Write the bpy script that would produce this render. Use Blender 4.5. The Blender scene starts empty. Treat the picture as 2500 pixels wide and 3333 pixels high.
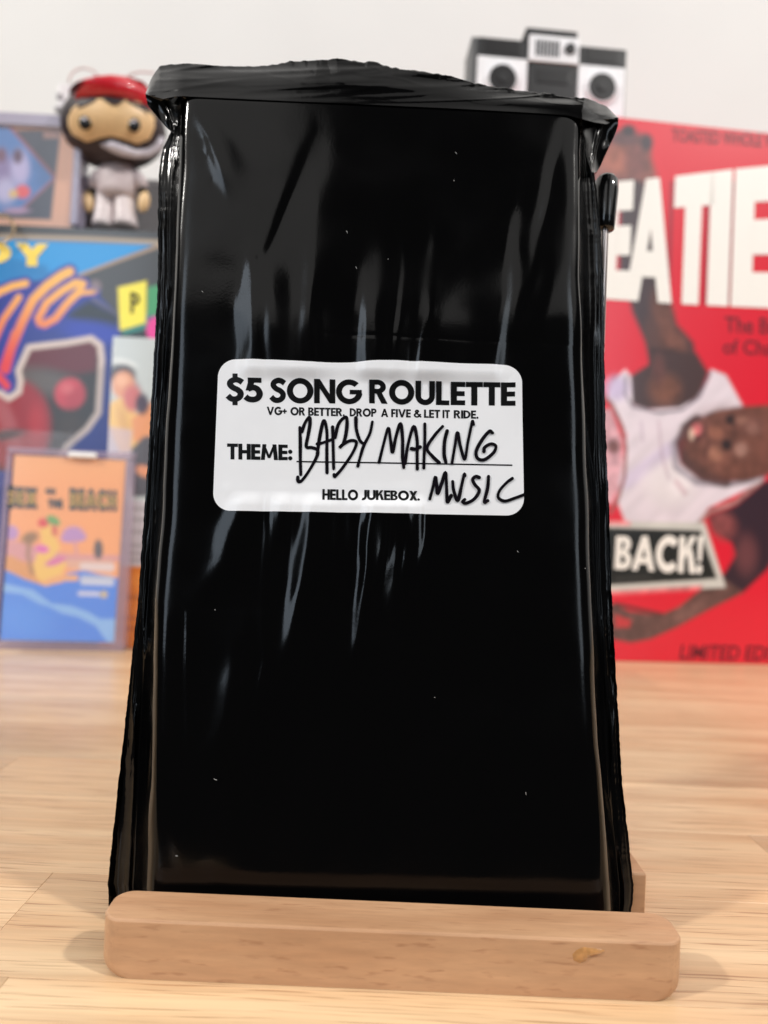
import bpy, bmesh, math
import numpy as np
from mathutils import Vector, Matrix

sc = bpy.context.scene
COL = sc.collection
rng = np.random.RandomState(7)

# ------------------------------------------------------------------ camera
F, CX, CY, TH, HC = 2300.0, 1250.0, 1666.5, math.radians(2.5), 0.0816   # focal length in photo pixels, roll, eye height over the table
cs, sn = math.cos(TH), math.sin(TH)
cam = bpy.data.cameras.new('camera')
cam_ob = bpy.data.objects.new('camera', cam); COL.objects.link(cam_ob)
cam.sensor_fit = 'HORIZONTAL'; cam.sensor_width = 6.2; cam.lens = 6.2 * F / 2500.0
cam.clip_start = 0.005; cam.clip_end = 30
cam.dof.use_dof = True; cam.dof.focus_distance = 0.139; cam.dof.aperture_fstop = 2.8
M = Matrix(((cs, -sn, 0), (0, 0, -1), (sn, cs, 0)))
cam_ob.matrix_world = Matrix.Translation((0, 0, HC)) @ M.to_4x4()
sc.camera = cam_ob

# ------------------------------------------------------------------ world and lamps
w = bpy.data.worlds.new('World'); sc.world = w; w.use_nodes = True
w.node_tree.nodes['Background'].inputs[0].default_value = (1.0, 0.96, 0.92, 1)
w.node_tree.nodes['Background'].inputs[1].default_value = 0.045

def area(name, loc, target, sx, sy, radiance, color, spread=180):
    l = bpy.data.lights.new(name, 'AREA'); l.shape = 'RECTANGLE'; l.size = sx; l.size_y = sy
    l.energy = radiance * math.pi * sx * sy; l.color = color; l.spread = math.radians(spread)
    o = bpy.data.objects.new(name, l); COL.objects.link(o); o.location = loc
    o.rotation_euler = (Vector(target) - Vector(loc)).to_track_quat('-Z', 'Y').to_euler()
    return o
def disc(name, loc, target, size, radiance, color):
    l = bpy.data.lights.new(name, 'AREA'); l.shape = 'DISK'; l.size = size
    l.energy = radiance * math.pi * math.pi * size * size / 4; l.color = color
    o = bpy.data.objects.new(name, l); COL.objects.link(o); o.location = loc
    o.rotation_euler = (Vector(target) - Vector(loc)).to_track_quat('-Z', 'Y').to_euler()
area('ceiling_fill', (-1.15, -0.70, 1.75), (-1.15, -0.70, 0), 1.9, 3.6, 0.98, (1.0, 0.97, 0.94))  # added panels for ceiling bounce; the gap between keeps the film's middle dark
area('ceiling_fill', (1.58, -0.70, 1.75), (1.58, -0.70, 0), 1.9, 3.6, 0.98, (1.0, 0.97, 0.94))
area('ceiling_fill', (0.075, 0.25, 1.752), (0.075, 0.25, 0), 0.55, 1.7, 0.45, (1.0, 0.97, 0.94))  # extra overhead panel, added to brighten the flap and its ridge
area('left_side_fill', (-0.95, -1.60, 0.74), (0, 0.15, 0.1), 0.40, 1.25, 4.3, (0.74, 0.86, 1.0))  # unseen side fills, added for the cool streaks in the film
area('right_side_fill', (1.10, -1.50, 0.72), (0, 0.15, 0.1), 0.30, 1.25, 3.6, (0.80, 0.90, 1.0))
disc('left_downlight', (-1.5, -0.55, 1.35), (0, 0.14, 0), 0.11, 760, (1.0, 0.96, 0.91))
disc('right_downlight', (1.15, -0.40, 1.35), (0, 0.14, 0), 0.11, 600, (1.0, 0.96, 0.91))
sc.view_settings.view_transform = 'Standard'; sc.view_settings.look = 'None'
sc.view_settings.exposure = 0.10; sc.view_settings.gamma = 1.0
sc.render.engine = 'CYCLES'
sc.cycles.use_denoising = True
sc.cycles.max_bounces = 8; sc.cycles.transparent_max_bounces = 12

# ------------------------------------------------------------------ photo-pixel helpers
def ray(px, py):
    u = np.asarray(px, float) - CX; v = np.asarray(py, float) - CY
    return (u * cs + v * sn) / F, (-u * sn + v * cs) / F        # world x and downward z per metre of depth
def U(px, py, d):
    a, b = ray(px, py)
    return np.stack(np.broadcast_arrays(a * d, d, HC - b * d), -1)
def proj(P):
    P = np.asarray(P, float); a = P[..., 0] / P[..., 1] * F; b = (HC - P[..., 2]) / P[..., 1] * F
    return CX + a * cs - b * sn, CY + a * sn + b * cs
def on_table(px, py):
    a, b = ray(px, py); d = HC / b
    return np.array([a * d, d, 0.0])
def lin(c):
    c = np.asarray(c, float) / 255.0
    return np.where(c <= 0.04045, c / 12.92, ((c + 0.055) / 1.055) ** 2.4)
def sstep(a, b, x):
    t = np.clip((x - a) / (b - a), 0, 1); return t * t * (3 - 2 * t)
def vnoise(x, y, seed=0):
    x = np.asarray(x, float); y = np.asarray(y, float)
    xi = np.floor(x).astype(np.int64); yi = np.floor(y).astype(np.int64); fx = x - xi; fy = y - yi
    fx = fx * fx * fx * (fx * (fx * 6 - 15) + 10); fy = fy * fy * fy * (fy * (fy * 6 - 15) + 10)
    def h(i, j):
        n = (i * 374761393 + j * 668265263 + seed * 982451653) & 0x7fffffff
        n = ((n ^ (n >> 13)) * 1274126177) & 0x7fffffff
        return ((n ^ (n >> 16)) & 0xffff) / 65535.0 * 2 - 1
    return (h(xi, yi) * (1 - fx) + h(xi + 1, yi) * fx) * (1 - fy) + (h(xi, yi + 1) * (1 - fx) + h(xi + 1, yi + 1) * fx) * fy

# ------------------------------------------------------------------ materials
def new_mat(name):
    m = bpy.data.materials.new(name); m.use_nodes = True
    nt = m.node_tree; return m, nt, nt.nodes['Principled BSDF']
def N(nt, t, **kw):
    n = nt.nodes.new(t)
    for k, v in kw.items(): setattr(n, k, v)
    return n
def mat(name, rgb, rough=0.5, metal=0.0, ior=1.5, trans=0.0, var=0.06, scale=300.0, bump=0.0, coat=0.0, alpha=1.0, bscale=None):
    m, nt, b = new_mat(name)
    c = lin(rgb)
    tc = N(nt, 'ShaderNodeTexCoord'); nz = N(nt, 'ShaderNodeTexNoise'); nz.inputs['Scale'].default_value = scale
    nz.inputs['Detail'].default_value = 4
    nt.links.new(tc.outputs['Object'], nz.inputs['Vector'])
    r = N(nt, 'ShaderNodeValToRGB')
    r.color_ramp.elements[0].position = 0.3; r.color_ramp.elements[1].position = 0.7
    r.color_ramp.elements[0].color = (*(c * (1 - var)), 1); r.color_ramp.elements[1].color = (*np.clip(c * (1 + var), 0, 1), 1)
    nt.links.new(nz.outputs['Fac'], r.inputs['Fac']); nt.links.new(r.outputs['Color'], b.inputs['Base Color'])
    b.inputs['Roughness'].default_value = rough; b.inputs['Metallic'].default_value = metal
    b.inputs['IOR'].default_value = ior; b.inputs['Transmission Weight'].default_value = trans
    b.inputs['Coat Weight'].default_value = coat; b.inputs['Coat Roughness'].default_value = 0.08; b.inputs['Alpha'].default_value = alpha
    if bump:
        n2 = N(nt, 'ShaderNodeTexNoise'); n2.inputs['Scale'].default_value = bscale or scale * 4
        bp = N(nt, 'ShaderNodeBump'); bp.inputs['Strength'].default_value = bump; bp.inputs['Distance'].default_value = 0.0002
        nt.links.new(tc.outputs['Object'], n2.inputs['Vector'])
        nt.links.new(n2.outputs['Fac'], bp.inputs['Height']); nt.links.new(bp.outputs['Normal'], b.inputs['Normal'])
    return m
def print_mat(name, rough=0.35, coat=0.3, gain=1.0):
    m, nt, b = new_mat(name)
    a = N(nt, 'ShaderNodeAttribute', attribute_name='Col'); nt.links.new(a.outputs['Color'], b.inputs['Base Color'])
    nz = N(nt, 'ShaderNodeTexNoise'); nz.inputs['Scale'].default_value = 900
    mr = N(nt, 'ShaderNodeMapRange'); mr.inputs['To Min'].default_value = rough * .8; mr.inputs['To Max'].default_value = rough * 1.2
    nt.links.new(nz.outputs['Fac'], mr.inputs['Value']); nt.links.new(mr.outputs['Result'], b.inputs['Roughness'])
    b.inputs['Coat Weight'].default_value = coat; b.inputs['Coat Roughness'].default_value = 0.15
    return m

def wood_mat(name, light, mid, dark, s_band, s_fine, s_pore, pore_lo, pore_hi, pore_amt, rough, use_rand=True, coat=0.0, warp=0.0, tilt=0.0):
    m, nt, b = new_mat(name); L = nt.links
    geo = N(nt, 'ShaderNodeNewGeometry'); oi = N(nt, 'ShaderNodeObjectInfo')
    src = geo.outputs['Position']
    if use_rand:
        mul = N(nt, 'ShaderNodeVectorMath', operation='SCALE'); mul.inputs[0].default_value = (3.1, 1.7, 2.3)
        L.new(oi.outputs['Random'], mul.inputs['Scale'])
        add = N(nt, 'ShaderNodeVectorMath', operation='ADD'); L.new(src, add.inputs[0]); L.new(mul.outputs[0], add.inputs[1]); src = add.outputs[0]
    if warp:
        wz = N(nt, 'ShaderNodeTexNoise'); wz.inputs['Scale'].default_value = 14; L.new(src, wz.inputs['Vector'])
        ws = N(nt, 'ShaderNodeVectorMath', operation='SCALE'); ws.inputs['Scale'].default_value = warp; L.new(wz.outputs['Color'], ws.inputs[0])
        wa = N(nt, 'ShaderNodeVectorMath', operation='ADD'); L.new(src, wa.inputs[0]); L.new(ws.outputs[0], wa.inputs[1]); src = wa.outputs[0]
    def nz(scale, detail=3, rough_=0.55, rot=0.0):
        mp = N(nt, 'ShaderNodeMapping'); mp.inputs['Scale'].default_value = scale; mp.inputs['Rotation'].default_value = (0, rot, rot * .5)
        n = N(nt, 'ShaderNodeTexNoise'); n.inputs['Scale'].default_value = 1; n.inputs['Detail'].default_value = detail; n.inputs['Roughness'].default_value = rough_
        L.new(src, mp.inputs['Vector']); L.new(mp.outputs[0], n.inputs['Vector']); return n.outputs['Fac']
    r1 = N(nt, 'ShaderNodeValToRGB'); e = r1.color_ramp.elements
    e[0].position = 0.30; e[0].color = (*lin(mid), 1); e[1].position = 0.66; e[1].color = (*lin(light), 1)
    L.new(nz(s_band), r1.inputs['Fac'])
    fine = N(nt, 'ShaderNodeMapRange'); fine.inputs['From Min'].default_value = .3; fine.inputs['From Max'].default_value = .7
    fine.inputs['To Min'].default_value = .88; fine.inputs['To Max'].default_value = 1.07
    L.new(nz(s_fine, 4, .65), fine.inputs['Value'])
    mx = N(nt, 'ShaderNodeMix', data_type='RGBA', blend_type='MULTIPLY'); mx.inputs['Factor'].default_value = 1
    L.new(r1.outputs['Color'], mx.inputs['A']); L.new(fine.outputs['Result'], mx.inputs['B'])
    pr = N(nt, 'ShaderNodeMapRange'); pr.inputs['From Min'].default_value = pore_lo; pr.inputs['From Max'].default_value = pore_hi
    pr.inputs['To Max'].default_value = pore_amt; L.new(nz(s_pore, 2, .5, tilt), pr.inputs['Value'])
    m2 = N(nt, 'ShaderNodeMix', data_type='RGBA'); L.new(pr.outputs['Result'], m2.inputs['Factor'])
    L.new(mx.outputs['Result'], m2.inputs['A']); m2.inputs['B'].default_value = (*lin(dark), 1)
    out = m2.outputs['Result']
    if use_rand:
        vr = N(nt, 'ShaderNodeMapRange'); vr.inputs['To Min'].default_value = .82; vr.inputs['To Max'].default_value = 1.04
        L.new(oi.outputs['Random'], vr.inputs['Value'])
        m3 = N(nt, 'ShaderNodeMix', data_type='RGBA', blend_type='MULTIPLY'); m3.inputs['Factor'].default_value = 1
        L.new(out, m3.inputs['A']); L.new(vr.outputs['Result'], m3.inputs['B']); out = m3.outputs['Result']
    L.new(out, b.inputs['Base Color']); b.inputs['Roughness'].default_value = rough
    b.inputs['Coat Weight'].default_value = coat; b.inputs['Coat Roughness'].default_value = .25
    bp = N(nt, 'ShaderNodeBump'); bp.invert = True; bp.inputs['Strength'].default_value = .5; bp.inputs['Distance'].default_value = .00008
    L.new(pr.outputs['Result'], bp.inputs['Height']); L.new(bp.outputs['Normal'], b.inputs['Normal'])
    return m

# ------------------------------------------------------------------ object helpers
def link(name, me, m, parent=None):
    o = bpy.data.objects.new(name, me); COL.objects.link(o)
    if m and not me.materials: me.materials.append(m)
    if parent: o.parent = parent
    return o
def tag(o, label, cat, group=None):
    o['label'] = label; o['category'] = cat
    if group: o['group'] = group
    return o
def thing(name, loc, label, cat, frame=None, group=None):
    o = bpy.data.objects.new(name, None); COL.objects.link(o); o.empty_display_size = .01
    if frame is not None: o.matrix_world = frame
    else: o.location = loc
    bpy.context.view_layer.update()
    return tag(o, label, cat, group)
def mesh_from(name, verts, faces, m, parent=None, smooth=False, world=True, colors=None):
    """verts in world space are brought into the parent's space when world is True"""
    verts = np.asarray(verts, float).reshape(-1, 3)
    if parent is not None and world:
        mw = np.array(parent.matrix_world.inverted()); verts = verts @ mw[:3, :3].T + mw[:3, 3]
    me = bpy.data.meshes.new(name); me.from_pydata(verts.tolist(), [], [list(map(int, f)) for f in faces])
    if smooth: me.shade_smooth()
    if colors is not None:
        at = me.color_attributes.new('Col', 'FLOAT_COLOR', 'POINT')
        c4 = np.ones((len(verts), 4), np.float32); c4[:, :3] = colors; at.data.foreach_set('color', c4.ravel())
    me.update()
    return link(name, me, m, parent)
def grid_faces(nr, nc, off=0):
    i = np.arange((nr - 1) * (nc - 1)); r = i // (nc - 1); c = i % (nc - 1); a = off + r * nc + c
    return np.stack([a, a + 1, a + nc + 1, a + nc], 1)
def box_bm(bm, c, s, rot=None):
    r = bmesh.ops.create_cube(bm, size=1.0); mt = Matrix.Translation(c) @ (rot.to_4x4() if rot else Matrix()) @ Matrix.Diagonal((*s, 1))
    bmesh.ops.transform(bm, matrix=mt, verts=r['verts']); return r['verts']
def bm_obj(name, bm, m, parent=None, smooth=False, bevel=0.0, seg=2):
    if bevel:
        bmesh.ops.bevel(bm, geom=list(bm.edges), offset=bevel, segments=seg, profile=.7, affect='EDGES', clamp_overlap=True)
    me = bpy.data.meshes.new(name); bm.to_mesh(me); bm.free()
    if smooth: me.shade_smooth()
    return link(name, me, m, parent)
def box(name, c, s, m, parent=None, bevel=0.0, rot=None):
    bm = bmesh.new(); box_bm(bm, c, s, rot); return bm_obj(name, bm, m, parent, bevel=bevel)
def tube(name, pts, radii, m, parent=None, seg=14, cap=True):
    pts = [Vector(p) for p in pts]
    if not hasattr(radii, '__len__'): radii = [radii] * len(pts)
    V, Fc = [], []; up = Vector((0, 1, 0.013))
    for i, p in enumerate(pts):
        t = (pts[min(i + 1, len(pts) - 1)] - pts[max(i - 1, 0)]).normalized()
        a = t.cross(up).normalized(); b = t.cross(a).normalized()
        for k in range(seg):
            an = 2 * math.pi * k / seg; V.append(p + (a * math.cos(an) + b * math.sin(an)) * radii[i])
    for i in range(len(pts) - 1):
        for k in range(seg):
            Fc.append((i * seg + k, i * seg + (k + 1) % seg, (i + 1) * seg + (k + 1) % seg, (i + 1) * seg + k))
    if cap: Fc.append(tuple(range(seg))[::-1]); Fc.append(tuple((len(pts) - 1) * seg + k for k in range(seg)))
    me = bpy.data.meshes.new(name); me.from_pydata([v[:] for v in V], [], Fc); me.shade_smooth()
    return link(name, me, m, parent)
def ellipsoid(name, c, r, m, parent=None, seg=40, cut=None, rot=None):
    bm = bmesh.new(); q = bmesh.ops.create_uvsphere(bm, u_segments=seg, v_segments=seg // 2, radius=1.0)
    if cut:
        dead = [v for v in bm.verts if cut(v.co)]
        bmesh.ops.delete(bm, geom=dead, context='VERTS')
    bmesh.ops.transform(bm, matrix=Matrix.Translation(c) @ (rot.to_4x4() if rot else Matrix()) @ Matrix.Diagonal((*r, 1)), verts=list(bm.verts))
    return bm_obj(name, bm, m, parent, smooth=True)

# ------------------------------------------------------------------ glyphs: bold geometric capitals as 2-D pieces, cap height 1
def catmull(pts, n=10):
    p = np.asarray(pts, float); p = np.vstack([2 * p[0] - p[1], p, 2 * p[-1] - p[-2]]); out = []
    for i in range(1, len(p) - 2):
        t = np.linspace(0, 1, n, endpoint=False)[:, None]
        out.append(.5 * ((2 * p[i]) + (-p[i - 1] + p[i + 1]) * t + (2 * p[i - 1] - 5 * p[i] + 4 * p[i + 1] - p[i + 2]) * t ** 2
                   + (-p[i - 1] + 3 * p[i] - 3 * p[i + 1] + p[i + 2]) * t ** 3))
    out.append(p[-2][None]); return np.vstack(out)
def ribbon(pts, wd, round_caps=False):
    """returns (verts, faces) of a strip along pts; wd is a number or one width per point"""
    p = np.asarray(pts, float); n = len(p); wd = np.broadcast_to(np.asarray(wd, float), (n,)).copy()
    if round_caps:
        t0 = p[0] - p[1]; t0 /= np.linalg.norm(t0); t1 = p[-1] - p[-2]; t1 /= np.linalg.norm(t1)
        a = np.radians([80, 60, 38, 18]); s0 = p[0] + t0 * wd[0] / 2 * np.sin(a)[:, None]; s1 = p[-1] + t1 * wd[-1] / 2 * np.sin(a[::-1])[:, None]
        p = np.vstack([s0, p, s1]); wd = np.concatenate([wd[0] * np.cos(a), wd, wd[-1] * np.cos(a[::-1])]); n = len(p)
    t = np.gradient(p, axis=0); t /= np.linalg.norm(t, axis=1)[:, None] + 1e-12; nn = np.stack([-t[:, 1], t[:, 0]], 1)
    v = np.stack([p + nn * wd[:, None] / 2, p - nn * wd[:, None] / 2], 1).reshape(-1, 2)
    return v, [(2 * i, 2 * i + 1, 2 * i + 3, 2 * i + 2) for i in range(n - 1)]
def arc(cx, cy, rx, ry, a0, a1, wx, wy, n=28):
    a = np.radians(np.linspace(a0, a1, n)); c, s = np.cos(a), np.sin(a)
    v = np.stack([np.stack([cx + rx * c, cy + ry * s], 1), np.stack([cx + (rx - wx) * c, cy + (ry - wy) * s], 1)], 1).reshape(-1, 2)
    return v, [(2 * i, 2 * i + 1, 2 * i + 3, 2 * i + 2) for i in range(n - 1)]
def quad(*p): return np.array(p, float), [(0, 1, 2, 3)]
def rect(x0, y0, x1, y1): return quad((x0, y0), (x1, y0), (x1, y1), (x0, y1))
def para(xa, xb, y0, y1, wd): return quad((xa, y0), (xa + wd, y0), (xb + wd, y1), (xb, y1))
def dot(x, y, r, n=16):
    a = np.linspace(0, 2 * math.pi, n, endpoint=False); return np.stack([x + r * np.cos(a), y + r * np.sin(a)], 1), [tuple(range(n))]
def glyph(c, w=.21):
    h = w / 2; b = w * .86
    if c == ' ': return [], .28
    if c == 'I': return [rect(0, 0, w, 1)], w
    if c == 'L': return [rect(0, 0, w, 1), rect(w, 0, .56, b)], .56
    if c == 'E': return [rect(0, 0, w, 1), rect(w, 0, .58, b), rect(w, 1 - b, .58, 1), rect(w, .5 - b / 2, .56, .5 + b / 2)], .58
    if c == 'F': return [rect(0, 0, w, 1), rect(w, 1 - b, .55, 1), rect(w, .5 - b / 2, .52, .5 + b / 2)], .55
    if c == 'T': return [rect(0, 1 - b, .68, 1), rect(.34 - h, 0, .34 + h, 1 - b)], .68
    if c == 'H': return [rect(0, 0, w, 1), rect(.52, 0, .52 + w, 1), rect(w, .5 - b / 2, .52, .5 + b / 2)], .52 + w
    if c == 'N': return [rect(0, 0, w, 1), rect(.62, 0, .62 + w, 1), quad((w, .62), (.62, .0), (.62, .38), (w, 1.0))], .62 + w
    if c == 'M': return [para(0, .10, 0, 1, w), para(.82, .72, 0, 1, w), quad((.24, 1), (.10, 1), (.43, .12), (.60, .12)), quad((.78, 1), (.93, 1), (.60, .12), (.43, .12))], .82 + w
    if c == 'A': return [para(0, .37, 0, 1, w * 1.05), para(.74, .37, 0, 1, w * 1.05), rect(.22, .2, .74, .2 + b * .85)], .74 + w
    if c == 'V': return [para(.36, 0, 0, 1, w * 1.02), para(.36, .72, 0, 1, w * 1.02)], .72 + w
    if c == 'Y': return [rect(.36, 0, .36 + w, .44), quad((.36, .40), (.36 + w, .44), (w * 1.1, 1), (0, 1)), quad((.36 + w, .40), (.36, .44), (.72 - .02, 1), (.72 + w, 1))], .72 + w
    if c == 'X': return [para(0, .50, 0, 1, w * 1.15), para(.50, 0, 0, 1, w * 1.15)], .50 + w
    if c == 'W': return [para(.2, 0, 0, 1, w), para(.2, .44, 0, 1, w), para(.68, .44, 0, 1, w), para(.68, .88, 0, 1, w)], .88 + w
    if c == 'K': return [rect(0, 0, w, 1), quad((w, .36), (w, .62), (.46, 1), (.46 + w * 1.15, 1)), quad((w * 1.5, .56), (w * 1.9 + .1, .68), (.50 + w * 1.15, 0), (.50, 0))], .50 + w * 1.1
    if c == 'O': return [arc(.53, .5, .53, .52, 0, 360, w * 1.08, w, 56)], 1.06
    if c == 'C': return [arc(.53, .5, .53, .52, 42, 318, w * 1.08, w, 44)], .95
    if c == 'G': return [arc(.53, .5, .53, .52, 45, 352, w * 1.05, w, 48), rect(.55, .40, 1.03, .40 + b * .95)], 1.04
    if c == 'U': return [rect(0, .36, w, 1), rect(.58, .36, .58 + w, 1), arc((.58 + w) / 2, .365, (.58 + w) / 2, .385, 180, 360, w, w, 26)], .58 + w
    if c == 'J': return [rect(.24, .3, .24 + w, 1), arc(.1, .3, .35, .32, 250, 360, w, w, 20)], .24 + w
    if c == 'D': return [rect(0, 0, w, 1), arc(w, .5, .58, .5, -90, 90, w * 1.05, b, 32)], .58 + w
    if c == 'P': return [rect(0, 0, w, 1), arc(w + .12, .70, .34, .30, -90, 90, w, b, 26), rect(w, 1 - b, w + .12, 1), rect(w, .40, w + .12, .40 + b)], .46 + w
    if c == 'R': return [rect(0, 0, w, 1), arc(w + .12, .71, .35, .29, -90, 90, w, b, 26), rect(w, 1 - b, w + .12, 1), rect(w, .42, w + .12, .42 + b),
                         quad((w + .06, .44), (w + .30, .46), (.52 + w * 1.1, 0), (.52, 0))], .53 + w * 1.1
    if c == 'B': return [rect(0, 0, w, 1), arc(w + .12, .76, .29, .24, -90, 90, w, b * .9, 24), arc(w + .12, .28, .34, .28, -90, 90, w, b * .9, 24),
                         rect(w, 1 - b * .9, w + .12, 1), rect(w, 0, w + .12, b * .9), rect(w, .50 - b * .35, w + .12, .50 + b * .45)], .46 + w
    if c in 'S$':
        p = catmull([(.60, .80), (.47, .885), (.33, .905), (.18, .83), (.15, .70), (.26, .575), (.42, .49), (.53, .37), (.51, .21), (.37, .105), (.20, .115), (.06, .24)], 7)
        g = [ribbon(p, w * .98)]
        if c == '$': g += [rect(.33 - h * .8, .93, .33 + h * .8, 1.16), rect(.33 - h * .8, -.15, .33 + h * .8, .08)]
        return g, .66
    if c == '5': return [rect(.12, 1 - b, .62, 1), para(.04, .12, .47, 1 - b + .001, w), ribbon(catmull([(.12, .53), (.30, .60), (.47, .53), (.555, .34), (.48, .16), (.32, .095), (.15, .12), (.03, .21)], 7), w)], .68
    if c == '.': return [dot(.12, .12, .125)], .24
    if c == ',': return [dot(.12, .12, .12), quad((.02, -.16), (.12, -.16), (.23, .1), (.08, .1))], .24
    if c == ':': return [dot(.13, .13, .135), dot(.13, .55, .135)], .27
    if c == '+': return [rect(0, .40, .56, .40 + w * .75), rect(.28 - w * .37, .20, .28 + w * .37, .40), rect(.28 - w * .37, .40 + w * .75, .28 + w * .37, .76)], .56
    if c == '!': return [quad((.04, .32), (.18, .32), (.23, 1), (0, 1)), dot(.115, .12, .125)], .24
    if c == "'": return [quad((.04, .68), (.16, .68), (.2, 1), (0, 1))], .2
    if c == '&': return [ribbon(catmull([(.78, .05), (.55, .30), (.30, .58), (.22, .76), (.33, .90), (.48, .80), (.40, .64), (.18, .45), (.11, .27), (.25, .10), (.46, .11), (.62, .26), (.70, .46)], 6), w * .8)], .80
    return [], .5
def text_pieces(s, w=.21, gap=.07, space=.28):
    x = 0.0; out = []
    for c in s:
        g, adv = glyph(c, w)
        if c == ' ': x += space; continue
        out += [(v + np.array([x, 0]), f) for v, f in g]; x += adv + gap
    return out, x - gap
def place_pieces(name, pieces, fmap, m, parent, dz=0.000004, base=0.0):
    """fmap(x, y, off) -> world point; every piece is lifted a hair above the one before, so nothing is coplanar"""
    V, Fc, off = [], [], 0
    for k, (v, f) in enumerate(pieces):
        V.append(fmap(v[:, 0], v[:, 1], base + dz * (k % 7)))
        Fc += [tuple(i + off for i in q) for q in f]; off += len(v)
    return mesh_from(name, np.vstack(V), Fc, m, parent)
def font_pieces(s, bold=0.0, shear=0.0):
    cu = bpy.data.curves.new('lettering', 'FONT'); cu.body = s; cu.size = 1; cu.offset = bold; cu.shear = shear; cu.resolution_u = 4
    o = bpy.data.objects.new('lettering', cu); COL.objects.link(o); bpy.context.view_layer.update()
    me = bpy.data.meshes.new_from_object(o.evaluated_get(bpy.context.evaluated_depsgraph_get()))
    v = np.array([q.co[:2] for q in me.vertices]); f = [tuple(p.vertices) for p in me.polygons]
    bpy.data.objects.remove(o); bpy.data.meshes.remove(me); bpy.data.curves.remove(cu)
    v = v - v.min(0); s_ = v.max(0); return [(v / s_, f)]

# ------------------------------------------------------------------ soft painting for flat print, in photo pixels
def sd_seg(X, Y, a, b):
    ax, ay = a; bx, by = b; dx, dy = bx - ax, by - ay
    t = np.clip(((X - ax) * dx + (Y - ay) * dy) / (dx * dx + dy * dy + 1e-9), 0, 1)
    return np.hypot(X - ax - t * dx, Y - ay - t * dy)
def sd_line(X, Y, pts):
    return np.minimum.reduce([sd_seg(X, Y, pts[i], pts[i + 1]) for i in range(len(pts) - 1)])
def inside(X, Y, pts):
    c = np.zeros(X.shape, bool); n = len(pts)
    for i in range(n):
        x0, y0 = pts[i]; x1, y1 = pts[i - 1]
        k = ((y0 > Y) != (y1 > Y)) & (X < (x1 - x0) * (Y - y0) / ((y1 - y0) + 1e-12) + x0); c ^= k
    return c
class Paint:
    def __init__(s, X, Y, base): s.X, s.Y = X, Y; s.C = np.tile(lin(base), X.shape + (1,)).reshape(X.shape + (3,))
    def mix(s, m, col):
        m = m[..., None]; c = col if isinstance(col, np.ndarray) and col.ndim > 1 else lin(col); s.C = s.C * (1 - m) + c * m
    def poly(s, pts, col, soft=3, op=1.0):
        d = sd_line(s.X, s.Y, list(pts) + [pts[0]]); d = np.where(inside(s.X, s.Y, pts), -d, d); s.mix(op * (1 - sstep(-soft, soft, d)), col)
    def line(s, pts, wd, col, soft=3, op=1.0): s.mix(op * (1 - sstep(wd / 2 - soft, wd / 2 + soft, sd_line(s.X, s.Y, pts))), col)
    def ell(s, cx, cy, rx, ry, col, soft=.15, ang=0, op=1.0):
        a = math.radians(ang); x = (s.X - cx) * math.cos(a) + (s.Y - cy) * math.sin(a); y = -(s.X - cx) * math.sin(a) + (s.Y - cy) * math.cos(a)
        s.mix(op * (1 - sstep(1 - soft, 1 + soft, np.hypot(x / rx, y / ry))), col)
def Z(s, ox, oy):                                                     # crop coordinates to photo pixels
    return lambda pts: [(ox + x / s, oy + y / s) for x, y in pts]
def frame_at(O, yaw=0.0, lean=0.0):
    """a standing board: local x right, local z up, local -y faces the camera"""
    return Matrix.Translation(Vector(O)) @ Matrix.Rotation(math.radians(yaw), 4, 'Z') @ Matrix.Rotation(math.radians(-lean), 4, 'X')
def art_face(name, fr, x0, x1, z0, z1, y, nx, nz, fn, m, parent):
    gx, gz = np.meshgrid(np.linspace(x0, x1, nx), np.linspace(z0, z1, nz)); P = np.stack([gx, np.full_like(gx, y), gz, np.ones_like(gx)], -1)
    W = P @ np.array(fr).T; px, py = proj(W[..., :3]); C = fn(px, py)
    return mesh_from(name, P[..., :3].reshape(-1, 3), grid_faces(nz, nx), m, parent, world=False, colors=C.reshape(-1, 3))
def plane_map(fr, y):
    """photo pixel -> world point on the plane local y = y of a frame"""
    A = np.array(fr); n = A[:3, 1]; O = A[:3, 3] + n * y
    def f(px, py, off=0.0):
        a, b = ray(px, py); d = np.stack([a, np.ones_like(a), -b], -1)
        t = ((O - n * off - np.array([0, 0, HC])) @ n) / (d @ n); return d * t[..., None] + np.array([0, 0, HC])
    return f

# ================================================================== SETTING
wall_m = mat('wall_paint', (229, 228, 226), rough=.9, var=.02, scale=8, bump=.1, bscale=600)
o = mesh_from('wall', [(-3, .62, -.8), (3, .62, -.8), (3, .62, 1.9), (-3, .62, 1.9), (-3, .70, -.8), (3, .70, -.8), (3, .70, 1.9), (-3, .70, 1.9)],
              [(0, 1, 2, 3), (5, 4, 7, 6), (4, 0, 3, 7), (1, 5, 6, 2), (3, 2, 6, 7), (4, 5, 1, 0)], wall_m); o['kind'] = 'structure'

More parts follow.
